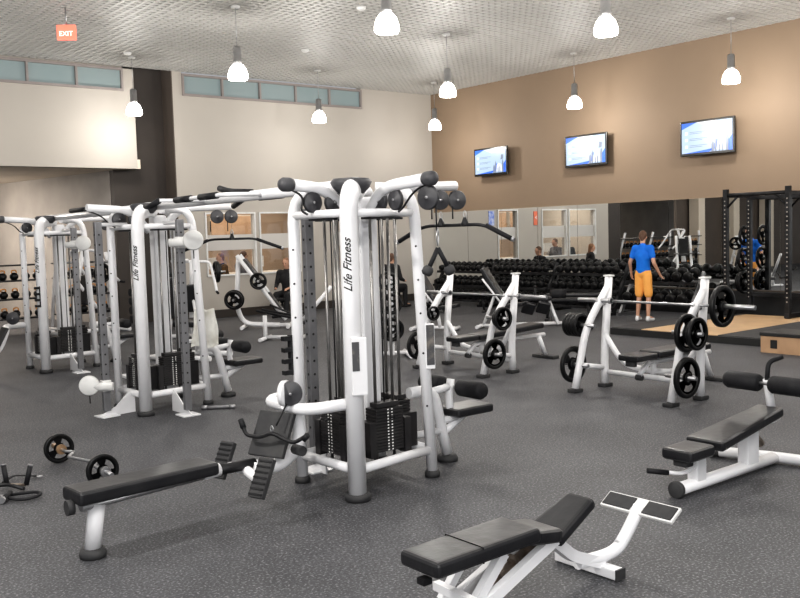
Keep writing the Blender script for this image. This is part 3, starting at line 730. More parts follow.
MB().tube([(2.90, 5.08, 0.28), (2.95, RB(2.95), 0.30), (2.94, 5.64, 0.28)], 0.034, seg=12).build('foot_pad_axle', 'white', t)
pw = pulley(t, (3.31, 5.37, 0.77), 0.085, (0.55, 0.9, 0), w=0.05)
MB().lathe([(0, 0.025), (0.088, 0.025), (0.092, 0.035), (0.088, 0.06), (0, 0.06)], origin=(3.31, 5.37, 0.77), axis=(-0.55, 0.85, 0), seg=24).build('pulley_guard', 'white', t)
MB().tube([(3.27, 5.36, 0.70), (3.17, 5.34, 0.57)], 0.006, seg=6).build('cable', 'blackm', t)
t = thing('row_handle', 'black bent curl handle resting on the rubber plate of the row bench', 'cable handle', (3.13, 5.33, 0.50), math.radians(-65))
MB().tube([(-0.26, 0.02, 0.09), (-0.22, 0, 0.00), (-0.10, 0, -0.01), (0, 0, 0.03), (0.10, 0, -0.01), (0.17, 0, -0.03), (0.27, 0.03, 0.03)], 0.014, seg=8, rad=0.04).build('bar', 'blackm', t)
for s in (-1, 1):
    MB().cyl((s*0.24, 0.01, 0.045 if s < 0 else -0.005), (s*0.27, 0.02, 0.10 if s < 0 else 0.03), 0.02, seg=10).build('grip', 'foam', t)
MB().tube([(0, 0, 0.03), (0.014, 0, 0.055), (0, 0, 0.08), (-0.014, 0, 0.055), (0, 0, 0.03)], 0.005, seg=6, rad=0.01).build('snap_hook', 'steel', t)

# row stations on the two farther towers (white curved arm with black pads)
def row_station(loc, label, far):
    t = thing('low_row_station', label, 'gym machine', loc)
    MB().tube([(-0.42, 0.30, 0.66), (-0.75, 0.22, 0.66), (-0.80, -0.1, 0.64), (-0.95, -0.1, 0.30), (-1.35, -0.12, 0.26), (-2.1, -0.12, 0.33)], 0.045, seg=12, rad=0.16).build('curved_arm', 'white', t)
    MB().box((-0.92, -0.1, 0.50), (0.04, 0.26, 0.40), rot=(0, 0.5, 0), bev=0.01).build('backstop_plate', 'rubber', t)
    pulley(t, (-0.72, -0.12, 0.80), 0.09, (0.5, 0.9, 0), w=0.05)
    MB().box((-1.85, -0.12, 0.40), (0.9, 0.26, 0.08), bev=0.03, seg=3).build('seat_pad', 'vinyl', t)
    MB().tube([(-2.15, -0.12, 0.04), (-2.12, -0.12, 0.34)], 0.05, seg=12).build('leg', 'white', t)
    MB().lathe([(0, 0), (0.075, 0), (0.078, 0.05), (0, 0.05)], origin=(-2.15, -0.12, 0)).build('rubber_foot', 'rubber', t)
row_station((4.56, 13.75, 0), 'white curved low row arm with black wheel, cut by the left picture edge', True)

# towel on tower B south-east post
t = thing('white_towel', 'white towel draped over the pulldown frame of the middle tower', 'towel', (4.73, 9.44, 0.06))
m = bmesh.new(); NXs, NZs = 10, 16; grid_ = []
for i in range(NXs+1):
    row = []
    for j in range(NZs+1):
        u = i/NXs; v = j/NZs
        xx = (u-0.5)*(0.17+0.07*v)*1.25; zz = 1.03-0.46*v + 0.03*math.cos(u*6)*(1-v) - 0.05*abs(u-0.45)*(1-v)*2
        yy = 0.022*math.sin(u*11+v*2)*(0.4+v)+0.01*math.sin(v*9) - 0.05*(v*(1-v))
        row.append(m.verts.new((xx*0.9, xx*-0.45+yy, zz+ (0.02*math.sin(u*8) if j == NZs else 0))))
    grid_.append(row)
for i in range(NXs):
    for j in range(NZs):
        f = m.faces.new((grid_[i][j], grid_[i+1][j], grid_[i+1][j+1], grid_[i][j+1])); f.smooth = True
bmesh.ops.solidify(m, geom=m.faces[:], thickness=0.012)
tb = MB(); tb.bm.free(); tb.bm = m; tb.build('cloth', 'towel', t)

# short bar on floor near tower B
t = thing('cable_stub_bar', 'short grey steel handle bar lying on the floor by the middle tower foot', 'handle', (4.60, 8.95, 0.022), math.radians(-35))
MB().cyl((-0.17, 0, 0), (0.17, 0, 0), 0.02, seg=12).build('bar', 'rail', t)
for s in (-1, 1): MB().cyl((s*0.12, 0, 0), (s*0.18, 0, 0), 0.026, seg=12).build('sleeve', 'steel', t)

# ------------------------------------------------------------------ weight plates, bars
def plate_mesh(R, w, windows=True):
    m = MB(); t = bmesh.new(); seg = 36
    radii = [0.030, R*0.26, R*0.38, R*0.68, R*0.80]
    rings = [[t.verts.new((r*math.cos(2*PI*j/seg), r*math.sin(2*PI*j/seg), 0)) for j in range(seg)] for r in radii]
    for i in range(len(radii)-1):
        for j in range(seg):
            if windows and i == 2 and (j % 12) < 7: continue
            k2 = (j+1) % seg
            t.faces.new((rings[i][j], rings[i][k2], rings[i+1][k2], rings[i+1][j]))
    bmesh.ops.solidify(t, geom=t.faces[:], thickness=w*0.55)
    bmesh.ops.translate(t, vec=(0, 0, -w*0.275 if False else w*0.27), verts=t.verts)
    bmesh.ops.recalc_face_normals(t, faces=t.faces)
    m._merge(t)
    h = w/2
    m.lathe([(R*0.78, -h*0.75), (R*0.82, -h), (R*0.97, -h), (R, -h*0.7), (R, h*0.7), (R*0.97, h), (R*0.82, h), (R*0.78, h*0.75), (R*0.78, -h*0.75)], seg=36)
    m.lathe([(0.028, -h), (R*0.24, -h), (R*0.27, -h*0.6), (R*0.27, h*0.6), (R*0.24, h), (0.028, h), (0.028, -h)], seg=24)
    return m
_plates = {}
def plate(c, axis, R, w, label, group=None, win=True):
    """round plate centred at c with its axis along axis"""
    key = (R, w, win)
    if key not in _plates:
        o = plate_mesh(R, w, win).build('weight_plate', 'iron'); _plates[key] = o
    else:
        o = _plates[key].copy(); C.objects.link(o)
        for kk in list(o.keys()):
            if kk in ('label', 'group', 'category'): del o[kk]
    o.location = c
    o.rotation_mode = 'QUATERNION'
    o.rotation_quaternion = V((0, 0, 1)).rotation_difference(V(axis).normalized())
    tag(o, label, 'weight plate', group); return o

# EZ curl bar on the floor
eA, eB = V((2.46, 7.72, 0.115)), V((2.52, 6.92, 0.115))
eA = V((2.50, 7.78, 0.125)); eB = V((2.49, 6.77, 0.125)); dE = (eB-eA).normalized(); sE = V((-dE.y, dE.x, 0))
t = thing('curl_bar', 'zigzag steel curl bar loaded with two black plates on the floor', 'barbell', (0, 0, 0))
L_ = (eB-eA).length
MB().tube([eA-dE*0.02, eA+dE*0.16, eA+dE*0.24+sE*0.05, eA+dE*0.38-sE*0.05, eB-dE*0.28+sE*0.05, eB-dE*0.18-sE*0.0, eB], 0.014, seg=8, rad=0.03).build('bar', 'steel', t)
MB().cyl(eA-dE*0.13, eA+dE*0.05, 0.024, seg=12).build('sleeve', 'gold', t)
MB().cyl(eA+dE*0.045, eA+dE*0.075, 0.042, seg=14).build('collar', 'gold', t)
MB().cyl(eB-dE*0.03, eB+dE*0.19, 0.018, seg=12).build('sleeve', 'steel', t)
MB().cyl(eB+dE*0.045, eB+dE*0.075, 0.04, seg=14).build('collar', 'steel', t)
plate(eA, dE, 0.125, 0.035, 'black plate on the far end of the curl bar, with the brass collar')
plate(eB, dE, 0.125, 0.035, 'black plate on the near end of the curl bar, half hidden by the row bench')

# cable handle attachments heaped at the left edge
t = thing('stirrup_handle', 'black D shaped cable handle with a steel end on the floor at the left', 'cable handle', (1.92, 6.90, 0.02), math.radians(-35))
MB().tube([(-0.10, 0.0, 0), (-0.02, -0.10, 0.0), (0.10, -0.11, 0.0), (0.17, -0.02, 0.01), (0.10, 0.05, 0.01), (-0.08, 0.03, 0)], 0.012, seg=8, rad=0.06).build('strap', 'foam', t)
MB().cyl((-0.08, -0.13, 0.01), (-0.085, 0.05, 0.01), 0.02, seg=12).build('grip', 'foam', t)
MB().cyl((-0.078, -0.15, 0.01), (-0.08, -0.125, 0.01), 0.024, seg=12).build('grip_end', 'steel', t)
t = thing('close_grip_handle', 'black double V row handle standing on the floor at the left edge', 'cable handle', (1.90, 7.20, 0.0), math.radians(-45))
MB().tube([(-0.16, -0.06, 0.03), (0.02, 0.0, 0.05), (0.17, -0.04, 0.025)], 0.015, seg=8, rad=0.05).build('frame', 'blackm', t)
for xx, yy, lean in ((-0.02, 0.06, -0.03), (0.14, 0.05, 0.03)):
    MB().cyl((xx, yy, 0.03), (xx+lean, yy+0.02, 0.17), 0.019, seg=12).build('grip', 'foam', t)
    MB().cyl((xx+lean, yy+0.02, 0.17), (xx+lean*1.1, yy+0.022, 0.182), 0.021, seg=12).build('grip_end', 'rail', t)
MB().tube([(-0.02, 0.06, 0.03), (0.06, -0.02, 0.05), (0.14, 0.05, 0.03)], 0.012, seg=8, rad=0.03).build('cross_bar', 'copper', t)
t = thing('straight_cable_bar', 'short black bar lying among the cable handles at the left edge', 'cable handle', (1.72, 7.05, 0.02), math.radians(-52))
MB().cyl((-0.26, 0, 0), (0.16, 0, 0), 0.014, seg=10).build('bar', 'blackm', t)
for s in (-0.26, 0.12): MB().cyl((s, 0, 0), (s+0.06, 0, 0), 0.02, seg=12).build('sleeve', 'steel', t)
t = thing('ankle_strap', 'dark cable strap with a steel ring lying at the left edge', 'cable handle', (2.05, 7.42, 0.02), math.radians(20))
MB().tube([(-0.12, 0, 0), (0, 0.05, 0.02), (0.10, 0, 0), (0.12, -0.08, 0)], 0.018, 0.006, seg=8, rad=0.04).build('strap', 'foam', t)
MB().tube([(0.12, -0.08, 0.0), (0.15, -0.10, 0.0), (0.13, -0.13, 0.0), (0.10, -0.11, 0.0), (0.12, -0.08, 0.0)], 0.005, seg=6, rad=0.01).build('ring', 'steel', t)

# ------------------------------------------------------------------ bench press racks
def press_rack(loc, label, benchx):
    t = thing('bench_press_rack', label, 'weight rack', loc)
    hw = 0.63
    for s in (-1, 1):
        y = s*hw
        MB().tube([(0.0, y, 0.04), (-0.01, y, 0.40), (0.09, y, 1.27)], 0.05, 0.042, seg=14, rad=0.3).build('rear_post', 'white', t)
        MB().tube([(-0.53, y, 0.04), (-0.42, y, 0.40), (-0.33, y, 0.72), (0.07, y, 1.16)], 0.046, 0.04, seg=14, rad=0.28).build('front_post', 'white', t)
        MB().tube([(-0.44, y, 0.30), (0.01, y, 0.22)], 0.03, 0.032, seg=10).build('side_tube', 'white', t)
        for xx in (-0.53, 0.0):
            MB().box((xx, y, 0.022), (0.15, 0.11, 0.044), bev=0.012).build('rubber_foot', 'rubber', t)
        m = MB(); m.box((0.09, y-s*0.0, 1.285), (0.10, 0.09, 0.02), bev=0.005); m.build('post_cap', 'offwhite', t)
        for (px, pz) in ((-0.44, 0.30), (-0.32, 0.74)):
            MB().cyl((px, y-s*0.12, pz), (px, y+s*0.24, pz), 0.022, seg=12).build('plate_peg', 'steel', t)
        for zz in (0.98,):
            MB().tube([(0.05, y, zz), (-0.10, y, zz-0.03), (-0.14, y, zz+0.05)], 0.018, seg=8, rad=0.03).build('bar_hook', 'steel', t)
    c = MB()
    c.tube([(0.01, -hw, 0.17), (0.01, hw, 0.17)], 0.032, seg=10)
    c.tube([(0.0, -hw, 0.62), (0.03, -hw+0.22, 0.30), (0.05, -0.18, 0.24), (0.05, 0.18, 0.24), (0.03, hw-0.22, 0.30), (0.0, hw, 0.62)], 0.033, seg=10, rad=0.16)
    c.build('cross_frame', 'white', t)
    b = MB()
    b.tube([(-0.20, 0, 0.22), (-0.05, 0, 0.34), (benchx, 0, 0.34)], 0.03, seg=10, rad=0.06)
    b.tube([(0.05, 0, 0.2), (0.05, 0, 0.34)], 0.035, seg=10)
    b.tube([(benchx-0.12, 0, 0.33), (benchx+0.02, 0, 0.04)], 0.035, seg=10)
    b.build('bench_frame', 'white', t)
    MB().box((benchx+0.02, 0, 0.022), (0.14, 0.40, 0.044), bev=0.012).build('rubber_foot', 'rubber', t)
    MB().cyl((-0.18, -0.02, 0.19), (-0.18, 0.05, 0.19), 0.035, seg=12).build('end_plug', 'rubber', t)
    return t
press_rack((8.45, 6.14, 0), 'nearer white bench press rack, right of the front tower', 1.15)
press_rack((8.49, 8.93, 0), 'farther white bench press rack, behind the pulldown seat', 1.30)
def press_bench(loc, rz, label, L=1.15, tilt=0.0):
    t = thing('bench_pad_set', label, 'gym bench', loc, rz)
    MB().box((-0.02, 0, 0.43), (0.36, 0.27, 0.07), bev=0.025, seg=3, rot=(0, 0.0, 0)).build('head_pad', 'vinyl', t)
    MB().box((0.18+L/2, 0, 0.44+tilt*0.35), (L, 0.28, 0.075), bev=0.028, seg=3, rot=(0, -tilt, 0)).build('back_pad', 'vinyl', t)
    MB().box((-0.14, 0, 0.37), (0.05, 0.12, 0.07), bev=0.01).build('pad_mount', 'rubber', t)
press_bench((8.22, 6.12, 0), 0, 'black bench pads inside the nearer press rack', 1.0)
press_bench((8.22, 8.93, 0), 0, 'black bench pads inside the farther press rack', 1.25, 0.05)

def barbell(c, label, half=1.12, rz=PI/2):
    t = thing('barbell', label, 'barbell', c, rz)
    MB().cyl((-0.66, 0, 0), (0.66, 0, 0), 0.014, seg=10).build('shaft', 'steel', t)
    for s in (-1, 1):
        MB().cyl((s*0.64, 0, 0), (s*half, 0, 0), 0.025, seg=12).build('sleeve', 'steel', t)
        MB().cyl((s*0.64, 0, 0), (s*0.67, 0, 0), 0.038, seg=12).build('collar', 'steel', t)
barbell((8.37, 5.96, 1.01), 'steel barbell racked across the nearer press rack')
barbell((8.40, 8.73, 1.01), 'steel barbell racked across the farther press rack')
# stored plates
R1 = (8.45, 6.14); R2 = (8.49, 8.93)
def rp(base, s, low, R, off, label, w=0.045, group=None):
    px, pz = ((-0.44, 0.30) if low else (-0.32, 0.74))
    plate((base[0]+px, base[1]+s*(0.63+off), pz), (0, s, 0), R, w, label, group)
rp(R1, 1, True, 0.21, 0.10, 'large black plate on the lower far peg of the nearer press rack')
for i in range(4):
    rp(R1, 1, False, 0.135, 0.08+0.05*i, 'black plate in the stack of four on the upper far peg of the nearer rack', group='four plates on the upper far peg')
rp(R1, -1, True, 0.21, 0.13, 'large black plate on the lower near peg of the nearer press rack')
for i, R_ in enumerate((0.20, 0.13, 0.17)):
    rp(R1, -1, False, R_, 0.02+0.06*i + 0.03, ['wide black plate innermost on the upper near peg of the nearer rack', 'small black plate between two others on the nearer rack upper peg', 'black plate outermost on the upper near peg of the nearer rack'][i])
plate((8.37, 5.96-0.76, 1.01), (0, 1, 0), 0.215, 0.05, 'large black plate loaded on the near sleeve of the nearer barbell')
rp(R2, 1, True, 0.20, 0.10, 'large black plate on the lower far peg of the farther press rack')
rp(R2, 1, False, 0.10, -0.09, 'small black plate on the upper far peg of the farther press rack')
rp(R2, 1, False, 0.15, 0.10, 'round black plate on the upper far peg of the farther rack, behind the post')
rp(R2, -1, True, 0.19, 0.12, 'large black plate on the lower near peg of the farther press rack')
rp(R2, -1, False, 0.15, 0.16, 'black plate outermost on the upper near peg of the farther rack')
rp(R2, -1, False, 0.11, 0.09, 'small black plate innermost on the upper near peg of the farther rack')

# ------------------------------------------------------------------ decline bench at right
t = thing('decline_bench', 'white framed decline bench with black pads and foam rollers at right', 'gym bench', (0, 0, 0))
Y0 = 3.62
MB().tube([(5.26, Y0, 0.055), (6.50, Y0, 0.055)], 0.055, 0.042, seg=16).build('base_rail', 'white', t)
MB().lathe([(0, 0), (0.056, 0), (0.06, 0.01), (0.06, 0.035), (0.05, 0.04), (0, 0.04)], origin=(5.28, Y0, 0.055), axis=(-1, 0, 0)).build('end_cap', 'rubber', t)
MB().tube([(6.52, 3.25, 0.05), (6.60, 3.40, 0.05), (6.55, 3.65, 0.05), (6.42, 4.02, 0.05)], 0.045, 0.04, seg=14, rad=0.1).build('cross_foot', 'white', t)
for p_a, p_b in (((6.45, 4.0, 0.05), (6.40, 4.10, 0.05)), ((6.53, 3.28, 0.05), (6.48, 3.10, 0.05))):
    MB().cyl(p_a, p_b, 0.048, seg=14).build('end_cap', 'rubber', t)
MB().box((5.50, Y0, 0.16), (0.11, 0.085, 0.20), bev=0.012).build('front_upright', 'white', t)
MB().box((6.16, Y0, 0.22), (0.15, 0.09, 0.34), bev=0.012).build('rear_upright', 'white', t)
MB().tube([(6.17, Y0, 0.33), (6.30, Y0-0.02, 0.20)], 0.03, seg=10).build('adjuster', 'copper', t)
MB().tube([(5.42, Y0, 0.24), (6.50, Y0, 0.37)], 0.03, 0.03, seg=10).build('pad_rail', 'white', t)
MB().cyl((6.48, Y0, 0.37), (6.55, Y0, 0.38), 0.045, seg=14).build('rail_end', 'white', t)
pt = math.atan2(0.125, 0.98)
MB().box((6.03, Y0, 0.370), (0.90, 0.30, 0.075), rot=(0, -pt, 0), bev=0.028, seg=3, taper=0.72).build('back_pad', 'vinyl', t)
MB().box((5.40, Y0, 0.295), (0.30, 0.24, 0.08), rot=(0, -0.02, 0), bev=0.03, seg=3).build('seat_pad', 'vinyl', t)
MB().box((5.34, Y0, 0.235), (0.09, 0.11, 0.06), bev=0.015).build('pad_mount', 'rubber', t)
MB().tube([(5.46, Y0-0.03, 0.20), (5.38, Y0+0.02, 0.14), (5.27, Y0+0.10, 0.155)], 0.014, seg=8, rad=0.05).build('lever', 'white', t)
MB().cyl((5.29, Y0+0.085, 0.152), (5.18, Y0+0.18, 0.17), 0.019, seg=10).build('lever_grip', 'foam', t)
MB().tube([(6.50, Y0, 0.38), (6.42, Y0, 0.67)], 0.034, 0.03, seg=12).build('roller_post', 'white', t)
MB().cyl((6.40, Y0-0.40, 0.64), (6.40, Y0+0.33, 0.64), 0.013, seg=8).build('roller_axle', 'steel', t)
for s in (-1, 1):
    MB().lathe([(0, 0.045), (0.055, 0.045), (0.068, 0.065), (0.068, 0.31), (0.055, 0.335), (0, 0.335)], origin=(6.40, Y0, 0.64), axis=(0.05*s, s, 0), seg=20).build('foam_roller', 'foam', t)
MB().tube([(6.42, Y0, 0.66), (6.44, Y0, 0.80), (6.55, Y0-0.05, 0.83)], 0.018, seg=10, rad=0.05).build('hand_grip', 'foam', t)

# ------------------------------------------------------------------ adjustable bench at the bottom
t = thing('adjustable_bench', 'black padded adjustable bench with a curved white foot bar in front', 'gym bench', (0, 0, 0))
Y0 = 3.05
MB().box((2.83, Y0, 0.395), (0.66, 0.27, 0.075), rot=(0, -0.02, 0), bev=0.03, seg=4).build('back_pad', 'vinyl', t)
MB().box((2.78, Y0, 0.396), (0.006, 0.262, 0.078), rot=(0, -0.02, 0), bev=0.004).build('pad_seam', 'blackm', t)
MB().box((3.22, Y0+0.01, 0.37), (0.23, 0.25, 0.07), rot=(0, 0.15, 0), bev=0.026, seg=3).build('seat_pad', 'vinyl', t)
MB().box((3.49, Y0+0.03, 0.375), (0.34, 0.24, 0.06), rot=(0, -0.42, 0), bev=0.026, seg=3, taper=0.75).build('leg_pad', 'vinyl', t)
MB().box((2.52, Y0-0.02, 0.32), (0.05, 0.05, 0.03), bev=0.004).build('label_block', 'blackm', t)
fr = MB()
fr.tube([(2.66, Y0-0.06, 0.06), (3.36, Y0-0.06, 0.34)], 0.02, 0.028, square=True)
fr.tube([(2.62, Y0+0.09, 0.06), (3.34, Y0+0.09, 0.34)], 0.02, 0.028, square=True)
fr.tube([(2.98, Y0-0.05, 0.34), (2.66, Y0-0.05, 0.02)], 0.02, 0.025, square=True)
fr.tube([(2.90, Y0+0.10, 0.34), (2.72, Y0+0.10, 0.14)], 0.018, 0.02, square=True)
fr.tube([(2.72, Y0-0.16, 0.19), (2.74, Y0+0.16, 0.19)], 0.02, 0.02, square=True)
fr.build('pad_frame', 'white', t)
MB().box((2.64, Y0, 0.03), (0.08, 0.44, 0.05), bev=0.008).build('front_foot', 'white', t)
lad = MB(); lad.tube([(2.84, Y0+0.02, 0.10), (3.30, Y0+0.02, 0.30)], 0.03, 0.02, square=True)
for i in range(4): lad.box((2.92+0.1*i, Y0+0.02, 0.16+0.043*i), (0.03, 0.06, 0.05), rot=(0, -0.4, 0))
lad.build('ladder_rail', 'copper', t)
MB().tube([(3.34, Y0+0.02, 0.33), (3.56, Y0+0.04, 0.16), (3.80, Y0+0.03, 0.06)], 0.024, 0.03, square=True, rad=0.05).build('rear_strut', 'white', t)
MB().box((3.79, Y0+0.12, 0.035), (0.07, 0.42, 0.055), bev=0.008).build('rear_foot', 'white', t)
MB().box((3.79, Y0-0.095, 0.035), (0.072, 0.012, 0.058)).build('foot_cap', 'rubber', t)
MB().tube([(3.62, Y0+0.05, 0.10), (3.90, Y0+0.03, 0.09), (3.98, Y0+0.02, 0.16), (4.085, Y0+0.0, 0.315)], 0.036, 0.034, seg=14, rad=0.12).build('curved_foot_arm', 'white', t)
rt = Matrix.Rotation(-0.55, 4, 'Y')
o = MB().box((4.09, Y0, 0.31), (0.11, 0.47, 0.02), rot=rt, bev=0.005).build('foot_plate', 'offwhite', t)
MB().box((4.084, Y0-0.132, 0.319), (0.090, 0.185, 0.012), rot=rt, bev=0.003).build('grip_tape', 'rubber', o)
MB().box((4.084, Y0+0.132, 0.319), (0.090, 0.185, 0.012), rot=rt, bev=0.003).build('grip_tape', 'rubber', o)

# ------------------------------------------------------------------ dumbbell racks and dumbbells
def dumbbell_mesh(r, hl=0.11, gl=0.13):
    m = MB(); h = gl/2
    for s in (-1, 1):
        m.lathe([(0, h), (r*0.75, h), (r, h+0.02), (r, h+hl-0.02), (r*0.8, h+hl), (r*0.3, h+hl+0.002), (0, h+hl+0.002)], axis=(s, 0, 0), seg=12)
    m.cyl((-h-0.01, 0, 0), (h+0.01, 0, 0), 0.016, seg=8)
    return m
protos = {}
def dumbbell(c, r, label, group, rot=0.0, tilt=0.0):
    k = round(r, 3)
    if k not in protos:
        o = dumbbell_mesh(k).build('dumbbell', 'iron'); protos[k] = o
    else:
        o = protos[k].copy(); C.objects.link(o)
    o.location = c; o.rotation_euler = (0, tilt, rot); tag(o, label, 'dumbbell', group); return o
tiers = [(15.52, 0.30), (15.68, 0.64), (15.84, 0.98)]
racks = [(18.0, 16.1), (16.0, 14.1), (14.0, 12.1), (12.0, 10.3)]
names = ['farthest dumbbell rack, next to the wall corner', 'second dumbbell rack from the wall corner', 'dumbbell rack left of the man in the blue shirt', 'dumbbell rack behind the man in the blue shirt, with pale end frames']
where = ['bottom', 'middle', 'top']
for ri, ((a, b), nm) in enumerate(zip(racks, names)):
    t = thing('dumbbell_rack', 'black three tier ' + nm if ri < 3 else 'two tier ' + nm, 'dumbbell rack', (0, (a+b)/2, 0))
    w = a-b
    tt = tiers if ri < 3 else [(15.60, 0.42), (15.80, 0.84)]
    for s in (-1, 1):
        m = MB(); y = s*(w/2-0.04)
        m.tube([(15.35, y, 0.03), (16.2, y, 0.03)], 0.03, 0.03, square=True)
        m.tube([(15.45, y, 0.05), (16.0, y, 1.06 if ri < 3 else 0.9)], 0.03, 0.035, square=True)
        m.build('upright', 'blackm' if ri < 3 else 'steel', t)
    for (xx, zz) in tt:
        m = MB()
        for q in (-0.10, 0.10):
            m.box((xx+q, 0, zz+q*0.35-0.105), (0.07, w-0.02, 0.02), rot=(0, -0.34, 0), bev=0.003)
        m.box((xx-0.15, 0, zz-0.155), (0.015, w-0.02, 0.06), bev=0.003)
        m.build('shelf', 'blackm', t)
    for ti, (xx, zz) in enumerate(tt):
        r = 0.075 + 0.0065*ri
        if ri == 3: r = 0.105
        n = int((w-0.12)/(2*r+0.028)); st_ = (w-0.12)/n
        lab = 'black round dumbbell on the %s shelf of the %s' % ((where[ti] if ri < 3 else ('lower', 'upper')[ti]),
             ['rack by the wall corner', 'second rack from the corner', 'rack left of the man in blue', 'rack behind the man in blue'][ri])
        for i in range(n):
            yy = b+0.06+st_*(i+0.5)
            dumbbell((xx, yy, zz-0.09+r+0.0), r, lab, lab.replace('black round dumbbell', 'dumbbells'), rot=random.uniform(-0.05, 0.05), tilt=-0.34)

# ------------------------------------------------------------------ platform, power rack, plyo box
t = thing('lifting_platform', 'low lifting platform with a maple centre and black rubber sides', 'platform', (0, 0, 0))
px0, px1 = 12.72, 15.95
MB().box(((px0+px1)/2, (8.0+9.42)/2, 0.06), (px1-px0, 1.42, 0.12), bev=0.004).build('wood_deck', 'wood', t)
MB().box(((px0+px1)/2, 9.73, 0.06), (px1-px0, 0.60, 0.122), bev=0.004).build('rubber_deck', 'rubber', t)
MB().box(((px0+px1)/2, 7.62, 0.06), (px1-px0, 0.74, 0.122), bev=0.004).build('rubber_deck', 'rubber', t)
MB().box((px0-0.02, 8.64, 0.055), (0.035, 2.80, 0.11), bev=0.004).build('edge_trim', 'base', t)

t = thing('plyo_box', 'small plywood step box with black top and slot handle at the right edge', 'step box', (12.42, 6.42, 0))
MB().box((0, 0, 0.12), (0.60, 1.02, 0.24), bev=0.006).build('box_body', 'ply', t)
MB().box((0, 0, 0.265), (0.62, 1.05, 0.05), bev=0.008).build('top_pad', 'base', t)
MB().box((-0.302, 0.31, 0.13), (0.006, 0.10, 0.12), bev=0.002).build('slot_handle', 'logo', t)

t = thing('power_rack', 'tall black power rack with pull-up bar on the wood platform', 'weight rack', (0, 0, 0))
z0 = 0.12
for yy in (9.60, 8.38):
    for xx in (15.58, 16.40):
        hm = MB()
        for i in range(24): hm.cyl((xx-0.0445, yy, z0+0.3+0.08*i), (xx-0.0425, yy, z0+0.3+0.08*i), 0.014, seg=8)
        MB().box((xx, yy, z0+(2.36 if xx < 16 else 2.28)/2), (0.085, 0.085, 2.36 if xx < 16 else 2.28), bev=0.006).build('upright', 'blackm', t, extra=[(hm, 'greywall')])
    MB().box((15.99, yy, z0+0.05), (0.95, 0.09, 0.08), bev=0.006).build('base_rail', 'blackm', t)
    MB().box((15.99, yy, z0+2.24), (0.75, 0.07, 0.07), bev=0.006).build('top_rail', 'blackm', t)
    s = 1 if yy > 9 else -1
    MB().tube([(15.58, yy-s*0.03, z0+2.02), (15.58, yy-s*0.26, z0+2.24)], 0.022, seg=8).build('corner_brace', 'blackm', t)
    MB().tube([(15.50, yy, z0+0.75), (15.30, yy, z0+0.75), (15.30, yy, z0+0.80)], 0.02, seg=8).build('j_hook', 'blackm', t)
MB().tube([(15.58, 9.58, z0+2.25), (15.58, 8.40, z0+2.25)], 0.035, seg=12).build('pull_up_bar', 'blackm', t)
MB().box((16.40, 8.99, z0+2.2), (0.07, 1.16, 0.07), bev=0.006).build('rear_crossbar', 'blackm', t)
MB().box((16.40, 8.99, z0+0.35), (0.06, 1.16, 0.08), bev=0.006).build('rear_crossbar', 'blackm', t)
for yy in (9.60, 8.38):
    s = 1 if yy > 9 else -1
    for zz in (0.70, 1.15, 1.6):
        MB().cyl((16.40, yy, zz), (16.40, yy+s*0.22, zz), 0.022, seg=10).build('plate_peg', 'steel', t)
for i, (yy, zz, R_) in enumerate([(9.70, 1.60, 0.20), (9.72, 1.15, 0.225), (9.72, 0.70, 0.225), (8.26, 1.60, 0.20), (8.26, 1.15, 0.225), (8.20, 1.6, 0.15), (9.78, 0.70, 0.2)]):
    plate((16.40, yy, zz), (0, 1, 0), R_, 0.05,
        ['round black plate on the top left peg of the power rack', 'black plate on the middle left peg of the power rack', 'inner black plate on the lowest left peg of the power rack',
         'larger black plate on the top right peg of the power rack', 'black plate on the middle right peg of the power rack', 'smaller outer plate on the top right peg of the power rack', 'outer black plate on the lowest left peg of the power rack'][i])
o = MB().box((XE-0.06, 8.98, 0.34), (0.012, 0.11, 0.17), bev=0.004).build('wall_outlet', 'paper'); tag(o, 'white outlet cover on the black base behind the power rack', 'outlet')

# ------------------------------------------------------------------ people
def blob(parts, name, mat, parent, voxel=0.014, smooth=4):
    m = MB()
    for p in parts:
        if p[0] == 'b': m.ball(p[1], p[2], sub=3)
        elif p[0] == 'c':
            _, a, b, r1, r2 = p
            m.cyl(a, b, r1, seg=14, r2=r2); m.ball(tuple(a), r1*0.995, sub=2); m.ball(tuple(b), r2*0.995, sub=2)
    o = m.build(name, mat, parent)
    md = o.modifiers.new('r', 'REMESH'); md.mode = 'VOXEL'; md.voxel_size = voxel; md.use_smooth_shade = True
    sm = o.modifiers.new('s', 'SMOOTH'); sm.factor = 0.5; sm.iterations = smooth
    dg = bpy.context.evaluated_depsgraph_get(); me = bpy.data.meshes.new_from_object(o.evaluated_get(dg))
    o.modifiers.clear(); old = o.data; o.data = me; bpy.data.meshes.remove(old)
    me.name = name
    return o

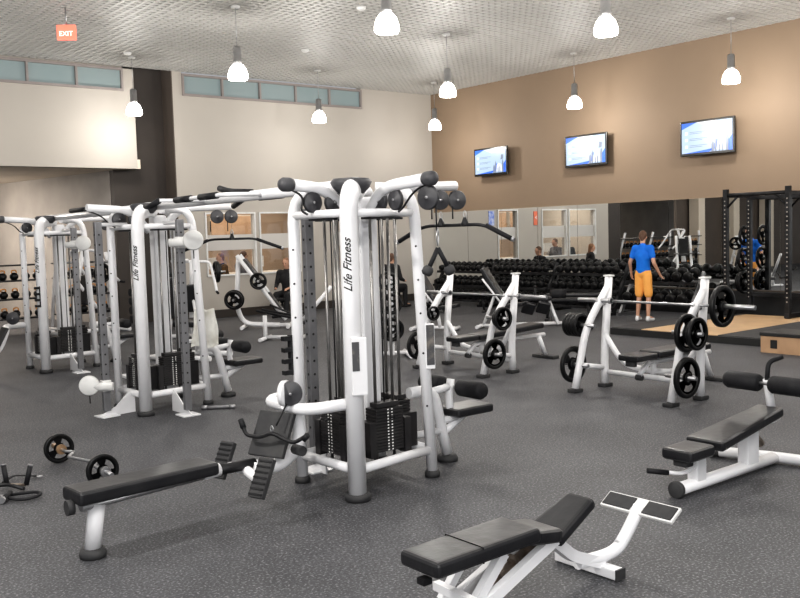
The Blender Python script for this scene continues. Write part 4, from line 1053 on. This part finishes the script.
def hand_parts(wr, fw, side, curl=0.35):
    """wrist point, forearm direction, side direction (thumb side)"""
    wr, fw, sd = V(wr), V(fw).normalized(), V(side).normalized()
    nn = fw.cross(sd).normalized()
    palm = wr + fw*0.055
    P = [('c', wr, palm+fw*0.02, 0.024, 0.026), ('c', palm-sd*0.018, palm+sd*0.018+fw*0.015, 0.021, 0.021), ('c', palm-sd*0.018+fw*0.03, palm+sd*0.02+fw*0.03, 0.016, 0.016)]
    for i, (off, L) in enumerate(((0.030, 0.066), (0.010, 0.075), (-0.010, 0.068), (-0.029, 0.052))):
        a = palm+fw*0.035+sd*off
        b = a+(fw*math.cos(curl)+nn*math.sin(curl))*L*0.5
        c = b+(fw*math.cos(curl*2.3)+nn*math.sin(curl*2.3))*L*0.5
        P += [('c', a, b, 0.0095, 0.009), ('c', b, c, 0.009, 0.0078)]
    a = palm+sd*0.022-fw*0.02; b = a+(fw*0.7+sd*0.6)*0.04; c = b+(fw*0.9+sd*0.1+nn*0.3)*0.032
    P += [('c', a, b, 0.013, 0.011), ('c', b, c, 0.011, 0.009)]
    return P

def person(loc, rz, label, J, shirt='blackcloth', bottom='blackcloth', shoe='shoe', hair='hair', long_legs=True, long_sleeves=False, fine=False, long_hair=False, head_turn=0.0):
    """J: joints dict: pelvis chest neck head sh(R,L) el wr hip kn an toe, in the local frame facing +Y"""
    t = thing('person', label, 'person', loc, rz)
    vx = 0.011 if fine else 0.016
    pe, ch, ne, he = V(J['pelvis']), V(J['chest']), V(J['neck']), V(J['head'])
    body = [('c', pe, ch, 0.125, 0.135), ('b', pe, (0.165, 0.115, 0.13)), ('b', ch, (0.175, 0.12, 0.16)), ('c', ch, ne, 0.11, 0.062), ('c', ne, he, 0.056, 0.055)]
    f = (V(J.get('look', (0, 1, 0)))).normalized(); sx = V((f.y, -f.x, 0)).normalized(); upv = sx.cross(f).normalized()
    body += [('b', he+upv*0.03, (0.078, 0.092, 0.10)), ('c', he+f*0.03-upv*0.05, he+f*0.055-upv*0.07, 0.05, 0.035),
             ('c', he+f*0.088+upv*0.01, he+f*0.107-upv*0.018, 0.010, 0.014),
             ('b', he+sx*0.08-upv*0.0, (0.012, 0.02, 0.03)), ('b', he-sx*0.08-upv*0.0, (0.012, 0.02, 0.03))]
    sp, bp, shoes = [], [], []
    sp += [('c', pe+V((0, 0, 0.04)), ch, 0.15, 0.15), ('b', ch, (0.195, 0.138, 0.175)), ('b', pe+V((0, 0, 0.05)), (0.175, 0.13, 0.10)), ('c', ch+V((0, 0, 0.08)), ne-V((0, 0, 0.02)), 0.11, 0.085)]
    bp += [('b', pe, (0.185, 0.135, 0.12))]
    for i in (0, 1):
        s, e, w = V(J['sh'][i]), V(J['el'][i]), V(J['wr'][i]); h, k_, a, to = V(J['hip'][i]), V(J['kn'][i]), V(J['an'][i]), V(J['toe'][i])
        body += [('c', ch+V((0, 0, 0.10)), s, 0.08, 0.065), ('c', s, e, 0.058, 0.042), ('c', e, w, 0.043, 0.027)]
        inw = V((0, 1, 0.0)) if abs((w-e).normalized().y) < 0.7 else V((-(1 if s.x > 0 else -1), 0, 0.2))
        body += hand_parts(w, w-e, inw)
        body += [('c', h, k_, 0.088, 0.058), ('c', k_, k_.lerp(a, 0.35), 0.055, 0.056), ('c', k_.lerp(a, 0.35), a, 0.056, 0.037), ('c', a, to, 0.036, 0.032)]
        e2 = e if long_sleeves else s.lerp(e, 0.55)
        sp += [('c', ch+V((0, 0, 0.10)), s, 0.095, 0.082), ('c', s, e2, 0.076, 0.066 if not long_sleeves else 0.055)]
        if long_sleeves: sp += [('c', e, e.lerp(w, 0.92), 0.055, 0.04)]
        if long_legs: bp += [('c', h, k_, 0.105, 0.075), ('c', k_, k_.lerp(a, 0.95), 0.075, 0.058)]
        else: bp += [('c', h, h.lerp(k_, 0.88), 0.108, 0.096)]
        fd = (to-a); fd.z = 0; fd.normalize()
        shoes.append((a, to, fd))
    blob(body, 'body', 'skin', t, vx)
    blob(sp, 'shirt', shirt, t, vx+0.003)
    blob(bp, 'trousers' if long_legs else 'shorts', bottom, t, vx+0.003)
    for a, to, fd in shoes:
        blob([('c', a-V((0, 0, 0.005)), V((a.x, a.y, a.z-0.045))-fd*0.02, 0.045, 0.045), ('c', V((a.x, a.y, a.z-0.045)), V((to.x, to.y, a.z-0.052)), 0.044, 0.038)], 'shoe', shoe, t, 0.010, 2)
    hp = [('b', he-f*0.018+upv*0.045, (0.086, 0.094, 0.098)), ('c', he-f*0.05+upv*0.0, he-f*0.055-upv*0.04, 0.06, 0.045)]
    if long_hair: hp += [('c', he-f*0.05, he-f*0.06-upv*0.18, 0.065, 0.05)]
    ho = blob(hp, 'hair', hair, t, 0.012, 2)
    # trim hair off the face
    bm = bmesh.new(); bm.from_mesh(ho.data)
    kill = [v for v in bm.verts if (v.co-he).dot(f) > 0.03 and (v.co-he).dot(upv) < 0.075]
    bmesh.ops.delete(bm, geom=kill, context='VERTS'); bm.to_mesh(ho.data); bm.free()
    ey = MB()
    for s in (-1, 1): ey.ball(tuple(he+f*0.088+sx*0.032*s+upv*0.02), 0.010, sub=1)
    ey.build('eyes', 'eye', t)
    MB().tube([he+f*0.088-sx*0.022-upv*0.045, he+f*0.094-upv*0.046, he+f*0.088+sx*0.022-upv*0.045], 0.005, seg=6).build('mouth', 'lip', t)
    return t

def standing(**k):
    J = dict(pelvis=(0, 0, 0.95), chest=(0, 0.0, 1.27), neck=(0, -0.01, 1.47), head=(0, 0.02, 1.62),
             sh=[(0.19, 0, 1.41), (-0.19, 0, 1.41)], el=[(0.27, -0.04, 1.14), (-0.27, -0.04, 1.14)], wr=[(0.31, 0.10, 0.94), (-0.30, 0.12, 0.96)],
             hip=[(0.09, 0, 0.90), (-0.09, 0, 0.90)], kn=[(0.11, 0.03, 0.49), (-0.12, 0.03, 0.49)], an=[(0.12, -0.02, 0.085), (-0.14, -0.02, 0.085)],
             toe=[(0.15, 0.15, 0.04), (-0.17, 0.15, 0.04)], look=(0, 1, -0.15))
    J.update(k); return J
def sitting(sh=0.45, **k):
    J = dict(pelvis=(0, 0, sh+0.09), chest=(0, 0.06, sh+0.42), neck=(0, 0.07, sh+0.62), head=(0, 0.11, sh+0.77),
             sh=[(0.19, 0.06, sh+0.56), (-0.19, 0.06, sh+0.56)], el=[(0.25, 0.12, sh+0.28), (-0.25, 0.12, sh+0.28)], wr=[(0.17, 0.36, sh+0.22), (-0.17, 0.36, sh+0.22)],
             hip=[(0.09, 0.02, sh+0.06), (-0.09, 0.02, sh+0.06)], kn=[(0.13, 0.44, sh+0.07), (-0.13, 0.44, sh+0.07)], an=[(0.13, 0.46, 0.085), (-0.13, 0.50, 0.085)],
             toe=[(0.14, 0.63, 0.04), (-0.14, 0.67, 0.04)], look=(0, 1, -0.1))
    J.update(k); return J
# man in blue facing the mirror (+X): local +Y -> world +X means rz = -90deg
man = person((14.80, 10.90, 0), math.radians(-82), 'man in blue t-shirt and orange shorts standing at the dumbbell rack, back turned', standing(wr=[(0.33, 0.12, 0.92), (-0.33, 0.06, 0.93)], el=[(0.29, -0.05, 1.13), (-0.29, -0.06, 1.14)], head=(-0.02, 0.04, 1.62), look=(-0.25, 1, -0.3)),
       shirt='blue', bottom='orange', long_legs=False, hair='hair', fine=True)
man.scale = (0.87, 0.9, 1.0)
o = dumbbell((14.98, 10.62, 0.82), 0.04, 'small black dumbbell held in the right hand of the man in blue', None, rot=0.4)
person((13.98, 17.82, 0), math.radians(-75), 'seated person in black clothes with knees up behind the front tower', sitting(), long_sleeves=True, shoe='blackcloth')
t = thing('flat_bench', 'dark flat bench under the seated person in black behind the front tower', 'gym bench', (14.0, 17.82, 0), math.radians(15))
MB().box((0, 0, 0.41), (1.0, 0.28, 0.07), bev=0.02, seg=3).build('pad', 'vinyl', t)
for s in (-1, 1): MB().tube([(s*0.4, 0, 0.03), (s*0.35, 0, 0.38)], 0.03, seg=10).build('leg', 'blackm', t); MB().box((s*0.4, 0, 0.02), (0.07, 0.4, 0.04), bev=0.01).build('foot_bar', 'blackm', t)
person((11.35, 18.3, 0), math.radians(125), 'seated person in black below the office windows, left of the front tower', sitting(), long_sleeves=True, shoe='blackcloth', hair='hairlt', long_hair=True)
person((10.55, 19.87, 0), math.radians(80), 'fair haired person in a dark top seated in the office window, left one of two', sitting(sh=0.60), hair='hairlt', long_sleeves=True)
person((10.98, 19.87, 0), math.radians(-80), 'brown haired person in a grey top seated in the office window by the mullion', sitting(sh=0.62), hair='hair', long_sleeves=True, shirt='greycloth')

for xs, zs, nm in ((10.55, 0.60, 'fair haired'), (10.98, 0.62, 'brown haired')):
    t = thing('office_stool', 'round office stool under the %s person behind the window' % nm, 'stool', (xs, 19.87, 0))
    MB().lathe([(0, zs-0.10), (0.15, zs-0.10), (0.16, zs-0.07), (0.15, zs-0.045), (0, zs-0.045)]).build('seat', 'vinyl', t)
    MB().cyl((0, 0, 0.03), (0, 0, zs-0.1), 0.025).build('post', 'steel', t)
    MB().lathe([(0, 0), (0.17, 0), (0.16, 0.03), (0, 0.035)]).build('base', 'steel', t)
# ------------------------------------------------------------------ background machines
def incline_bench(loc, rz, label, mat='vinyl'):
    t = thing('incline_bench', label, 'gym bench', loc, rz)
    m = MB()
    m.tube([(-0.40, 0, 0.06), (0.42, 0, 0.06)], 0.03, seg=10); m.tube([(-0.40, -0.22, 0.04), (-0.40, 0.22, 0.04)], 0.035, seg=10); m.tube([(0.42, -0.2, 0.04), (0.42, 0.2, 0.04)], 0.035, seg=10)
    m.tube([(-0.1, 0, 0.06), (-0.05, 0, 0.40)], 0.035, seg=10); m.tube([(0.35, 0, 0.06), (0.12, 0, 0.62)], 0.03, seg=10)
    m.build('frame', 'white', t)
    MB().box((-0.28, 0, 0.45), (0.36, 0.32, 0.07), rot=(0, 0.12, 0), bev=0.02).build('seat_pad', mat, t)
    MB().box((0.12, 0, 0.80), (0.10, 0.30, 0.80), rot=(0, 0.55, 0), bev=0.03).build('back_pad', mat, t)
    for s in (-1, 1): MB().tube([(0.30, s*0.17, 0.95), (-0.05, s*0.17, 0.50)], 0.02, seg=8).build('side_rail', 'white', t)
    return t
incline_bench((11.25, 13.0, 0), math.radians(118), 'incline bench with black back pad seen between the tower post and farther press rack')
incline_bench((12.2, 12.2, 0), math.radians(118), 'incline bench leaning behind the farther press rack right post')
def small_dumb(loc, lab, r=0.07, rz=0.5): return dumbbell((loc[0], loc[1], r), r, lab, None, rot=rz)
small_dumb((13.0, 10.75), 'black dumbbell lying left of the platform corner', 0.06)
# dark angled pads bench (T-bar style)
t = thing('chest_support_bench', 'padded bench with two angled grey pads and foam rollers before the dumbbells', 'gym bench', (12.9, 11.95, 0), math.radians(-38))
MB().tube([(-0.5, 0, 0.05), (0.5, 0, 0.05)], 0.035, seg=10).build('base_rail', 'white', t)
MB().tube([(0.38, -0.2, 0.04), (0.25, 0, 0.48), (0.38, 0.2, 0.04)], 0.03, seg=10).build('leg_frame', 'white', t)
for s in (-1, 1): MB().box((s*0.14-0.02, -0.05, 0.36), (0.24, 0.09, 0.25), rot=(0.5, 0.25, 0.0), bev=0.035, seg=3).build('pad', 'vinyl', t)
MB().box((0.0, 0.02, 0.53), (0.58, 0.16, 0.07), bev=0.02).build('arm_pad', 'vinyl', t)
MB().cyl((0.29, 0.1, 0.60), (0.58, 0.1, 0.60), 0.085, seg=16).build('foam_roller', 'foam', t)
MB().tube([(0.0, 0.1, 0.50), (0.0, 0.1, 0.74)], 0.018, seg=8).build('post', 'blackm', t)
MB().ball((0, 0.1, 0.75), 0.03).build('knob', 'blackm', t)
t_ = 0
def flat_bench(loc, rz, label, L=1.15, z=0.42):
    t = thing('flat_bench', label, 'gym bench', loc, rz)
    MB().box((0, 0, z), (L, 0.28, 0.07), bev=0.025, seg=3).build('pad', 'vinyl', t)
    MB().tube([(-L/2+0.12, 0, z-0.06), (L/2-0.12, 0, z-0.06)], 0.025, seg=8).build('rail', 'blackm', t)
    for s in (-1, 1):
        MB().tube([(s*(L/2-0.15), 0, 0.04), (s*(L/2-0.2), 0, z-0.05)], 0.028, seg=8).build('leg', 'blackm', t)
        MB().box((s*(L/2-0.15), 0, 0.025), (0.07, 0.42, 0.05), bev=0.01).build('foot_bar', 'rubber', t)
flat_bench((14.1, 12.2, 0), math.radians(-52), 'low black flat bench nearer of two before the dumbbell racks')
flat_bench((14.75, 12.6, 0), math.radians(-52), 'black flat bench close against the dumbbell racks', z=0.46)
flat_bench((14.2, 15.4, 0), math.radians(-52), 'long dark flat bench behind the farther press rack', 1.25)

flat_bench((11.35, 18.32, 0), math.radians(35), 'dark flat bench under the seated person below the office windows')
# weight tree with plates behind tower A
def weight_tree(loc, rz, label, plates):
    t = thing('plate_tree', label, 'plate rack', loc, rz)
    MB().box((0, 0, 0.62), (0.09, 0.09, 1.18), bev=0.01).build('post', 'white', t)
    for s in (-1, 1): MB().tube([(-0.32, s*0.25, 0.04), (0.32, s*0.25, 0.04)], 0.035, seg=10).build('foot_bar', 'white', t)
    MB().tube([(0, -0.25, 0.06), (0, 0.25, 0.06)], 0.03, seg=10).build('base_bar', 'white', t)
    for zz in (0.42, 0.80, 1.12):
        for s in (-1, 1): MB().cyl((s*0.04, 0, zz), (s*0.24, 0, zz+0.02), 0.02, seg=10).build('peg', 'steel', t)
    Rm = Matrix.Rotation(rz, 3, 'Z')
    for (s, zz, R_, lab) in plates:
        p = V(loc) + Rm @ V((s*0.15, 0, zz+0.01)); plate(tuple(p), Rm @ V((1, 0, 0)), R_, 0.06, lab)
weight_tree((8.42, 10.75, 0), math.radians(60), 'white plate tree holding black plates behind the front tower', [
    (1, 0.42, 0.20, 'large black plate low right on the plate tree'), (1, 0.80, 0.19, 'large black plate midway right on the plate tree'), (-1, 0.80, 0.16, 'black plate midway left on the plate tree'),
    (-1, 1.12, 0.13, 'black plate top left on the plate tree'), (1, 1.12, 0.15, 'black plate top right on the plate tree'), (-1, 0.42, 0.18, 'large black plate low left on the plate tree')])
# vertical plate pair on the wall side (behind, px 252-270)
def plate_machine(loc, rz, label, pl_):
    t = thing('plate_loaded_machine', label, 'gym machine', loc, rz)
    m = MB()
    m.tube([(-0.6, 0.45, 0.05), (-0.6, -0.45, 0.05)], 0.045, seg=10); m.tube([(0.6, 0.45, 0.05), (0.6, -0.45, 0.05)], 0.045, seg=10)
    m.tube([(-0.6, 0, 0.06), (0.6, 0, 0.06)], 0.045, seg=10)
    m.tube([(0.50, 0, 0.06), (0.30, 0, 1.00), (0.10, 0, 1.72)], 0.045, seg=10, rad=0.3)
    m.tube([(-0.55, 0, 0.06), (0.28, 0, 1.05)], 0.035, seg=10)
    m.build('frame', 'white', t)
    for s in (-1, 1):
        MB().tube([(0.12, 0, 1.70), (0.12, s*0.40, 1.68), (-0.28, s*0.42, 1.15), (-0.42, s*0.40, 1.05)], 0.03, seg=10, rad=0.12).build('lever_arm', 'white', t)
        MB().cyl((-0.42, s*0.40, 1.05), (-0.56, s*0.40, 1.02), 0.026, seg=10).build('grip', 'foam', t)
        MB().cyl((0.05, s*0.42, 1.45), (0.05, s*0.72, 1.45), 0.022, seg=10).build('plate_peg', 'steel', t)
        p = V(loc)+Matrix.Rotation(rz, 3, 'Z') @ V((0.05, s*0.52, 1.45))*0.85
        if s in pl_: plate(tuple(p), Matrix.Rotation(rz, 3, 'Z') @ V((0, 1, 0)), 0.20, 0.07, pl_[s])
    MB().box((-0.25, 0, 0.46), (0.34, 0.30, 0.08), bev=0.03).build('seat_pad', 'vinyl', t)
    MB().box((0.12, 0, 0.90), (0.08, 0.28, 0.62), rot=(0, -0.22, 0), bev=0.03).build('back_pad', 'vinyl', t)
    return t
PM = plate_machine((7.55, 15.45, 0), math.radians(75), 'white plate loaded press machine with A frame behind the middle tower pulldown seat', {1: 'black plate on the A frame press machine', -1: 'black plate on the far side of the A frame press machine'})
PM.scale = (0.85, 0.85, 0.85)
PM2 = plate_machine((6.7, 18.4, 0), math.radians(200), 'white plate loaded machine with overhead lever arms by the dark column', {1: 'black plate on the lever arm machine by the dark column'})
# hack squat: diagonal white rails with black pad
HL, HR = (9.45, 16.2, 0), math.radians(-38)
t = thing('hack_squat_machine', 'white sloped sled machine with black pads and loaded plates before the office windows', 'gym machine', HL, HR)
m = MB()
for s in (-1, 1):
    m.tube([(-0.48, s*0.20, 1.50), (0.45, s*0.20, 0.18)], 0.04, seg=10)
m.tube([(-0.48, 0, 1.46), (-0.56, 0, 0.45), (-0.42, 0, 0.10), (0.3, 0, 0.06)], 0.05, seg=10, rad=0.2)
m.tube([(-0.42, -0.35, 0.05), (-0.42, 0.35, 0.05)], 0.04, seg=10); m.tube([(0.50, -0.35, 0.05), (0.50, 0.35, 0.05)], 0.04, seg=10); m.tube([(0.2, 0, 0.06), (0.50, 0, 0.06)], 0.04, seg=10)
m.build('frame', 'white', t)
MB().box((-0.20, 0, 1.17), (0.60, 0.30, 0.09), rot=(0, 0.95, 0), bev=0.03).build('back_pad', 'vinyl', t)
MB().box((0.22, 0, 0.56), (0.42, 0.2, 0.06), rot=(0, 0.95, 0), bev=0.02).build('shoulder_pad', 'vinyl', t)
MB().tube([(0.15, -0.3, 0.50), (0.60, -0.3, 0.30), (0.80, -0.3, 0.22)], 0.02, seg=8, rad=0.1).build('handle_bar', 'blackm', t)
MB().cyl((-0.05, -0.45, 0.98), (-0.05, 0.3, 0.98), 0.02, seg=8).build('plate_peg', 'steel', t)
MB().cyl((-0.55, -0.45, 0.62), (-0.55, 0.3, 0.62), 0.02, seg=8).build('plate_peg', 'steel', t)
Rm = Matrix.Rotation(HR, 3, 'Z')
for lx, ly, lz, R_, lab in ((-0.05, -0.34, 0.98, 0.17, 'black plate halfway down the sloped sled machine'), (-0.55, -0.30, 0.62, 0.20, 'large black plate low behind the sloped sled machine'), (-0.55, -0.39, 0.62, 0.18, 'second black plate low behind the sloped sled machine')):
    plate(tuple(V(HL) + Rm @ V((lx, ly, lz))), Rm @ V((0, 1, 0)), R_, 0.07, lab)
# small white stand with black handles near tower A left
t = thing('step_up_stand', 'low white stand with sloping black handles left of the front tower', 'gym machine', (8.55, 14.0, 0), math.radians(-50))
m = MB(); m.tube([(-0.35, 0, 0.05), (-0.35, 0, 0.45)], 0.04, seg=10); m.tube([(0.3, 0, 0.05), (0.3, 0, 0.40)], 0.04, seg=10)
m.tube([(-0.35, -0.3, 0.04), (-0.35, 0.3, 0.04)], 0.035, seg=10); m.tube([(-0.35, 0, 0.06), (0.3, 0, 0.06)], 0.035, seg=10); m.tube([(0.3, -0.3, 0.04), (0.3, 0.3, 0.04)], 0.035, seg=10)
m.tube([(0.3, 0, 0.3), (0.9, 0, 0.95)], 0.035, seg=10)
m.build('frame', 'white', t)
for s in (-1, 1): MB().tube([(-0.45, s*0.14, 0.55), (0.3, s*0.14, 0.40), (0.55, s*0.14, 0.25)], 0.022, seg=8, rad=0.1).build('handle_bar', 'foam', t)

# machine between towers (px ~150-160, x 310-350: white frame) 
t = thing('leg_extension_machine', 'white seated machine with black pads between the middle and far towers', 'gym machine', (6.3, 13.1, 0), math.radians(120))
m = MB()
m.tube([(-0.55, -0.3, 0.05), (0.55, -0.3, 0.05)], 0.04, seg=10); m.tube([(-0.55, 0.3, 0.05), (0.55, 0.3, 0.05)], 0.04, seg=10); m.tube([(0.5, -0.3, 0.05), (0.5, 0.3, 0.05)], 0.04, seg=10)
m.tube([(0.45, 0, 0.05), (0.30, 0, 0.9), (0.10, 0, 1.55)], 0.04, seg=10, rad=0.3); m.tube([(-0.5, 0.3, 0.05), (-0.1, 0, 0.5)], 0.035, seg=10)
m.tube([(0.12, -0.2, 1.52), (0.12, 0.2, 1.52)], 0.03, seg=10)
m.build('frame', 'white', t)
MB().box((-0.05, 0, 0.55), (0.45, 0.4, 0.09), bev=0.03).build('seat_pad', 'vinyl', t)
MB().box((0.24, 0, 0.95), (0.09, 0.38, 0.65), rot=(0, -0.15, 0), bev=0.03).build('back_pad', 'vinyl', t)
for s in (-1, 1): MB().cyl((-0.35, s*0.06, 0.35), (-0.35, s*0.30, 0.35), 0.07, seg=14).build('shin_roller', 'foam', t)

# pair of black dumbbell holders on a stand beside tower B left (px 117-122)
t = thing('attachment_stand', 'narrow black stand of stacked handles between the left towers', 'rack', (4.95, 11.9, 0))
MB().box((0, 0, 0.6), (0.06, 0.06, 1.2), bev=0.008).build('post', 'white', t)
MB().box((0, 0, 0.02), (0.4, 0.4, 0.04), bev=0.01).build('base', 'white', t)
for i in range(4): MB().cyl((-0.10, -0.06, 0.80+0.12*i), (0.10, -0.06, 0.80+0.12*i), 0.05, seg=12).build('handle_roll', 'foam', t)

# kettlebell / ball rack in the side hall at far left
def hall_rack(loc, label, lab):
    t = thing('kettlebell_rack', label, 'rack', loc, 0)
    for s in (-1, 1):
        MB().tube([(s*0.62, 0.25, 0.03), (s*0.60, -0.05, 1.2), (s*0.50, -0.12, 1.62)], 0.04, seg=10, rad=0.3).build('curved_post', 'white', t)
        MB().box((s*0.62, 0, 0.02), (0.08, 0.7, 0.04), bev=0.01).build('foot_bar', 'white', t)
    for zz in (0.32, 0.72, 1.10, 1.42):
        MB().box((0, 0, zz), (1.2, 0.36, 0.03), bev=0.005).build('shelf', 'blackm', t)
    for zi, zz in enumerate((0.335, 0.735, 1.115)):
        for i in range(5):
            kx = -0.46+0.23*i
            k_ = thing('kettlebell', lab + ', on the ' + ['lowest', 'middle', 'upper'][zi] + ' shelf', 'kettlebell', (loc[0]+kx, loc[1], loc[2]+zz), 0, 'kettlebells: ' + lab + ' ' + str(zi))
            MB().lathe([(0, 0), (0.05, 0), (0.085, 0.05), (0.085, 0.10), (0.05, 0.15), (0, 0.155)], seg=14).build('bell', 'iron', k_)
            MB().tube([(-0.045, 0, 0.13), (-0.05, 0, 0.20), (0.05, 0, 0.20), (0.045, 0, 0.13)], 0.013, seg=8, rad=0.03).build('handle', 'orangeband', k_)
hall_rack((4.15, 19.6, 0), 'white framed rack of kettlebells at the far left edge', 'black kettlebell with amber handle, rack at the far left edge')
hall_rack((5.65, 19.8, 0), 'white framed rack of kettlebells behind the far tower', 'black kettlebell with amber handle, rack behind the far tower')
hall_rack((7.10, 19.9, 0), 'white framed kettlebell rack beside the dark column', 'black kettlebell with amber handle, rack beside the dark column')

# ------------------------------------------------------------------ camera, world
cam = bpy.data.cameras.new('camera'); co = bpy.data.objects.new('camera', cam); C.objects.link(co)
f_, pitch, roll, yaw = 916.7, 0.0718, -0.0297, 0.6757
F = V((math.sin(yaw)*math.cos(pitch), math.cos(yaw)*math.cos(pitch), -math.sin(pitch)))
R0 = V((math.cos(yaw), -math.sin(yaw), 0)); U0 = R0.cross(F)
Rr = (R0*math.cos(roll) + U0*math.sin(roll)).normalized(); Uu = Rr.cross(F).normalized()
mt = Matrix((Rr, Uu, -F)).transposed().to_4x4(); mt.translation = V((0, 0, CAM_H))
co.matrix_world = mt
cam.sensor_width = 36.0; cam.lens = f_*36.0/800.0; cam.clip_start = 0.05; cam.clip_end = 100
bpy.context.scene.camera = co
w = bpy.data.worlds.new('world'); bpy.context.scene.world = w; w.use_nodes = True
w.node_tree.nodes['Background'].inputs[0].default_value = (0.95, 0.97, 1.0, 1); w.node_tree.nodes['Background'].inputs[1].default_value = 0.30
sc = bpy.context.scene
sc.view_settings.view_transform = 'Standard'; sc.view_settings.look = 'Medium High Contrast'; sc.view_settings.exposure = 0.38; sc.view_settings.gamma = 1.0
sc.cycles.max_bounces = 8; sc.cycles.use_denoising = True
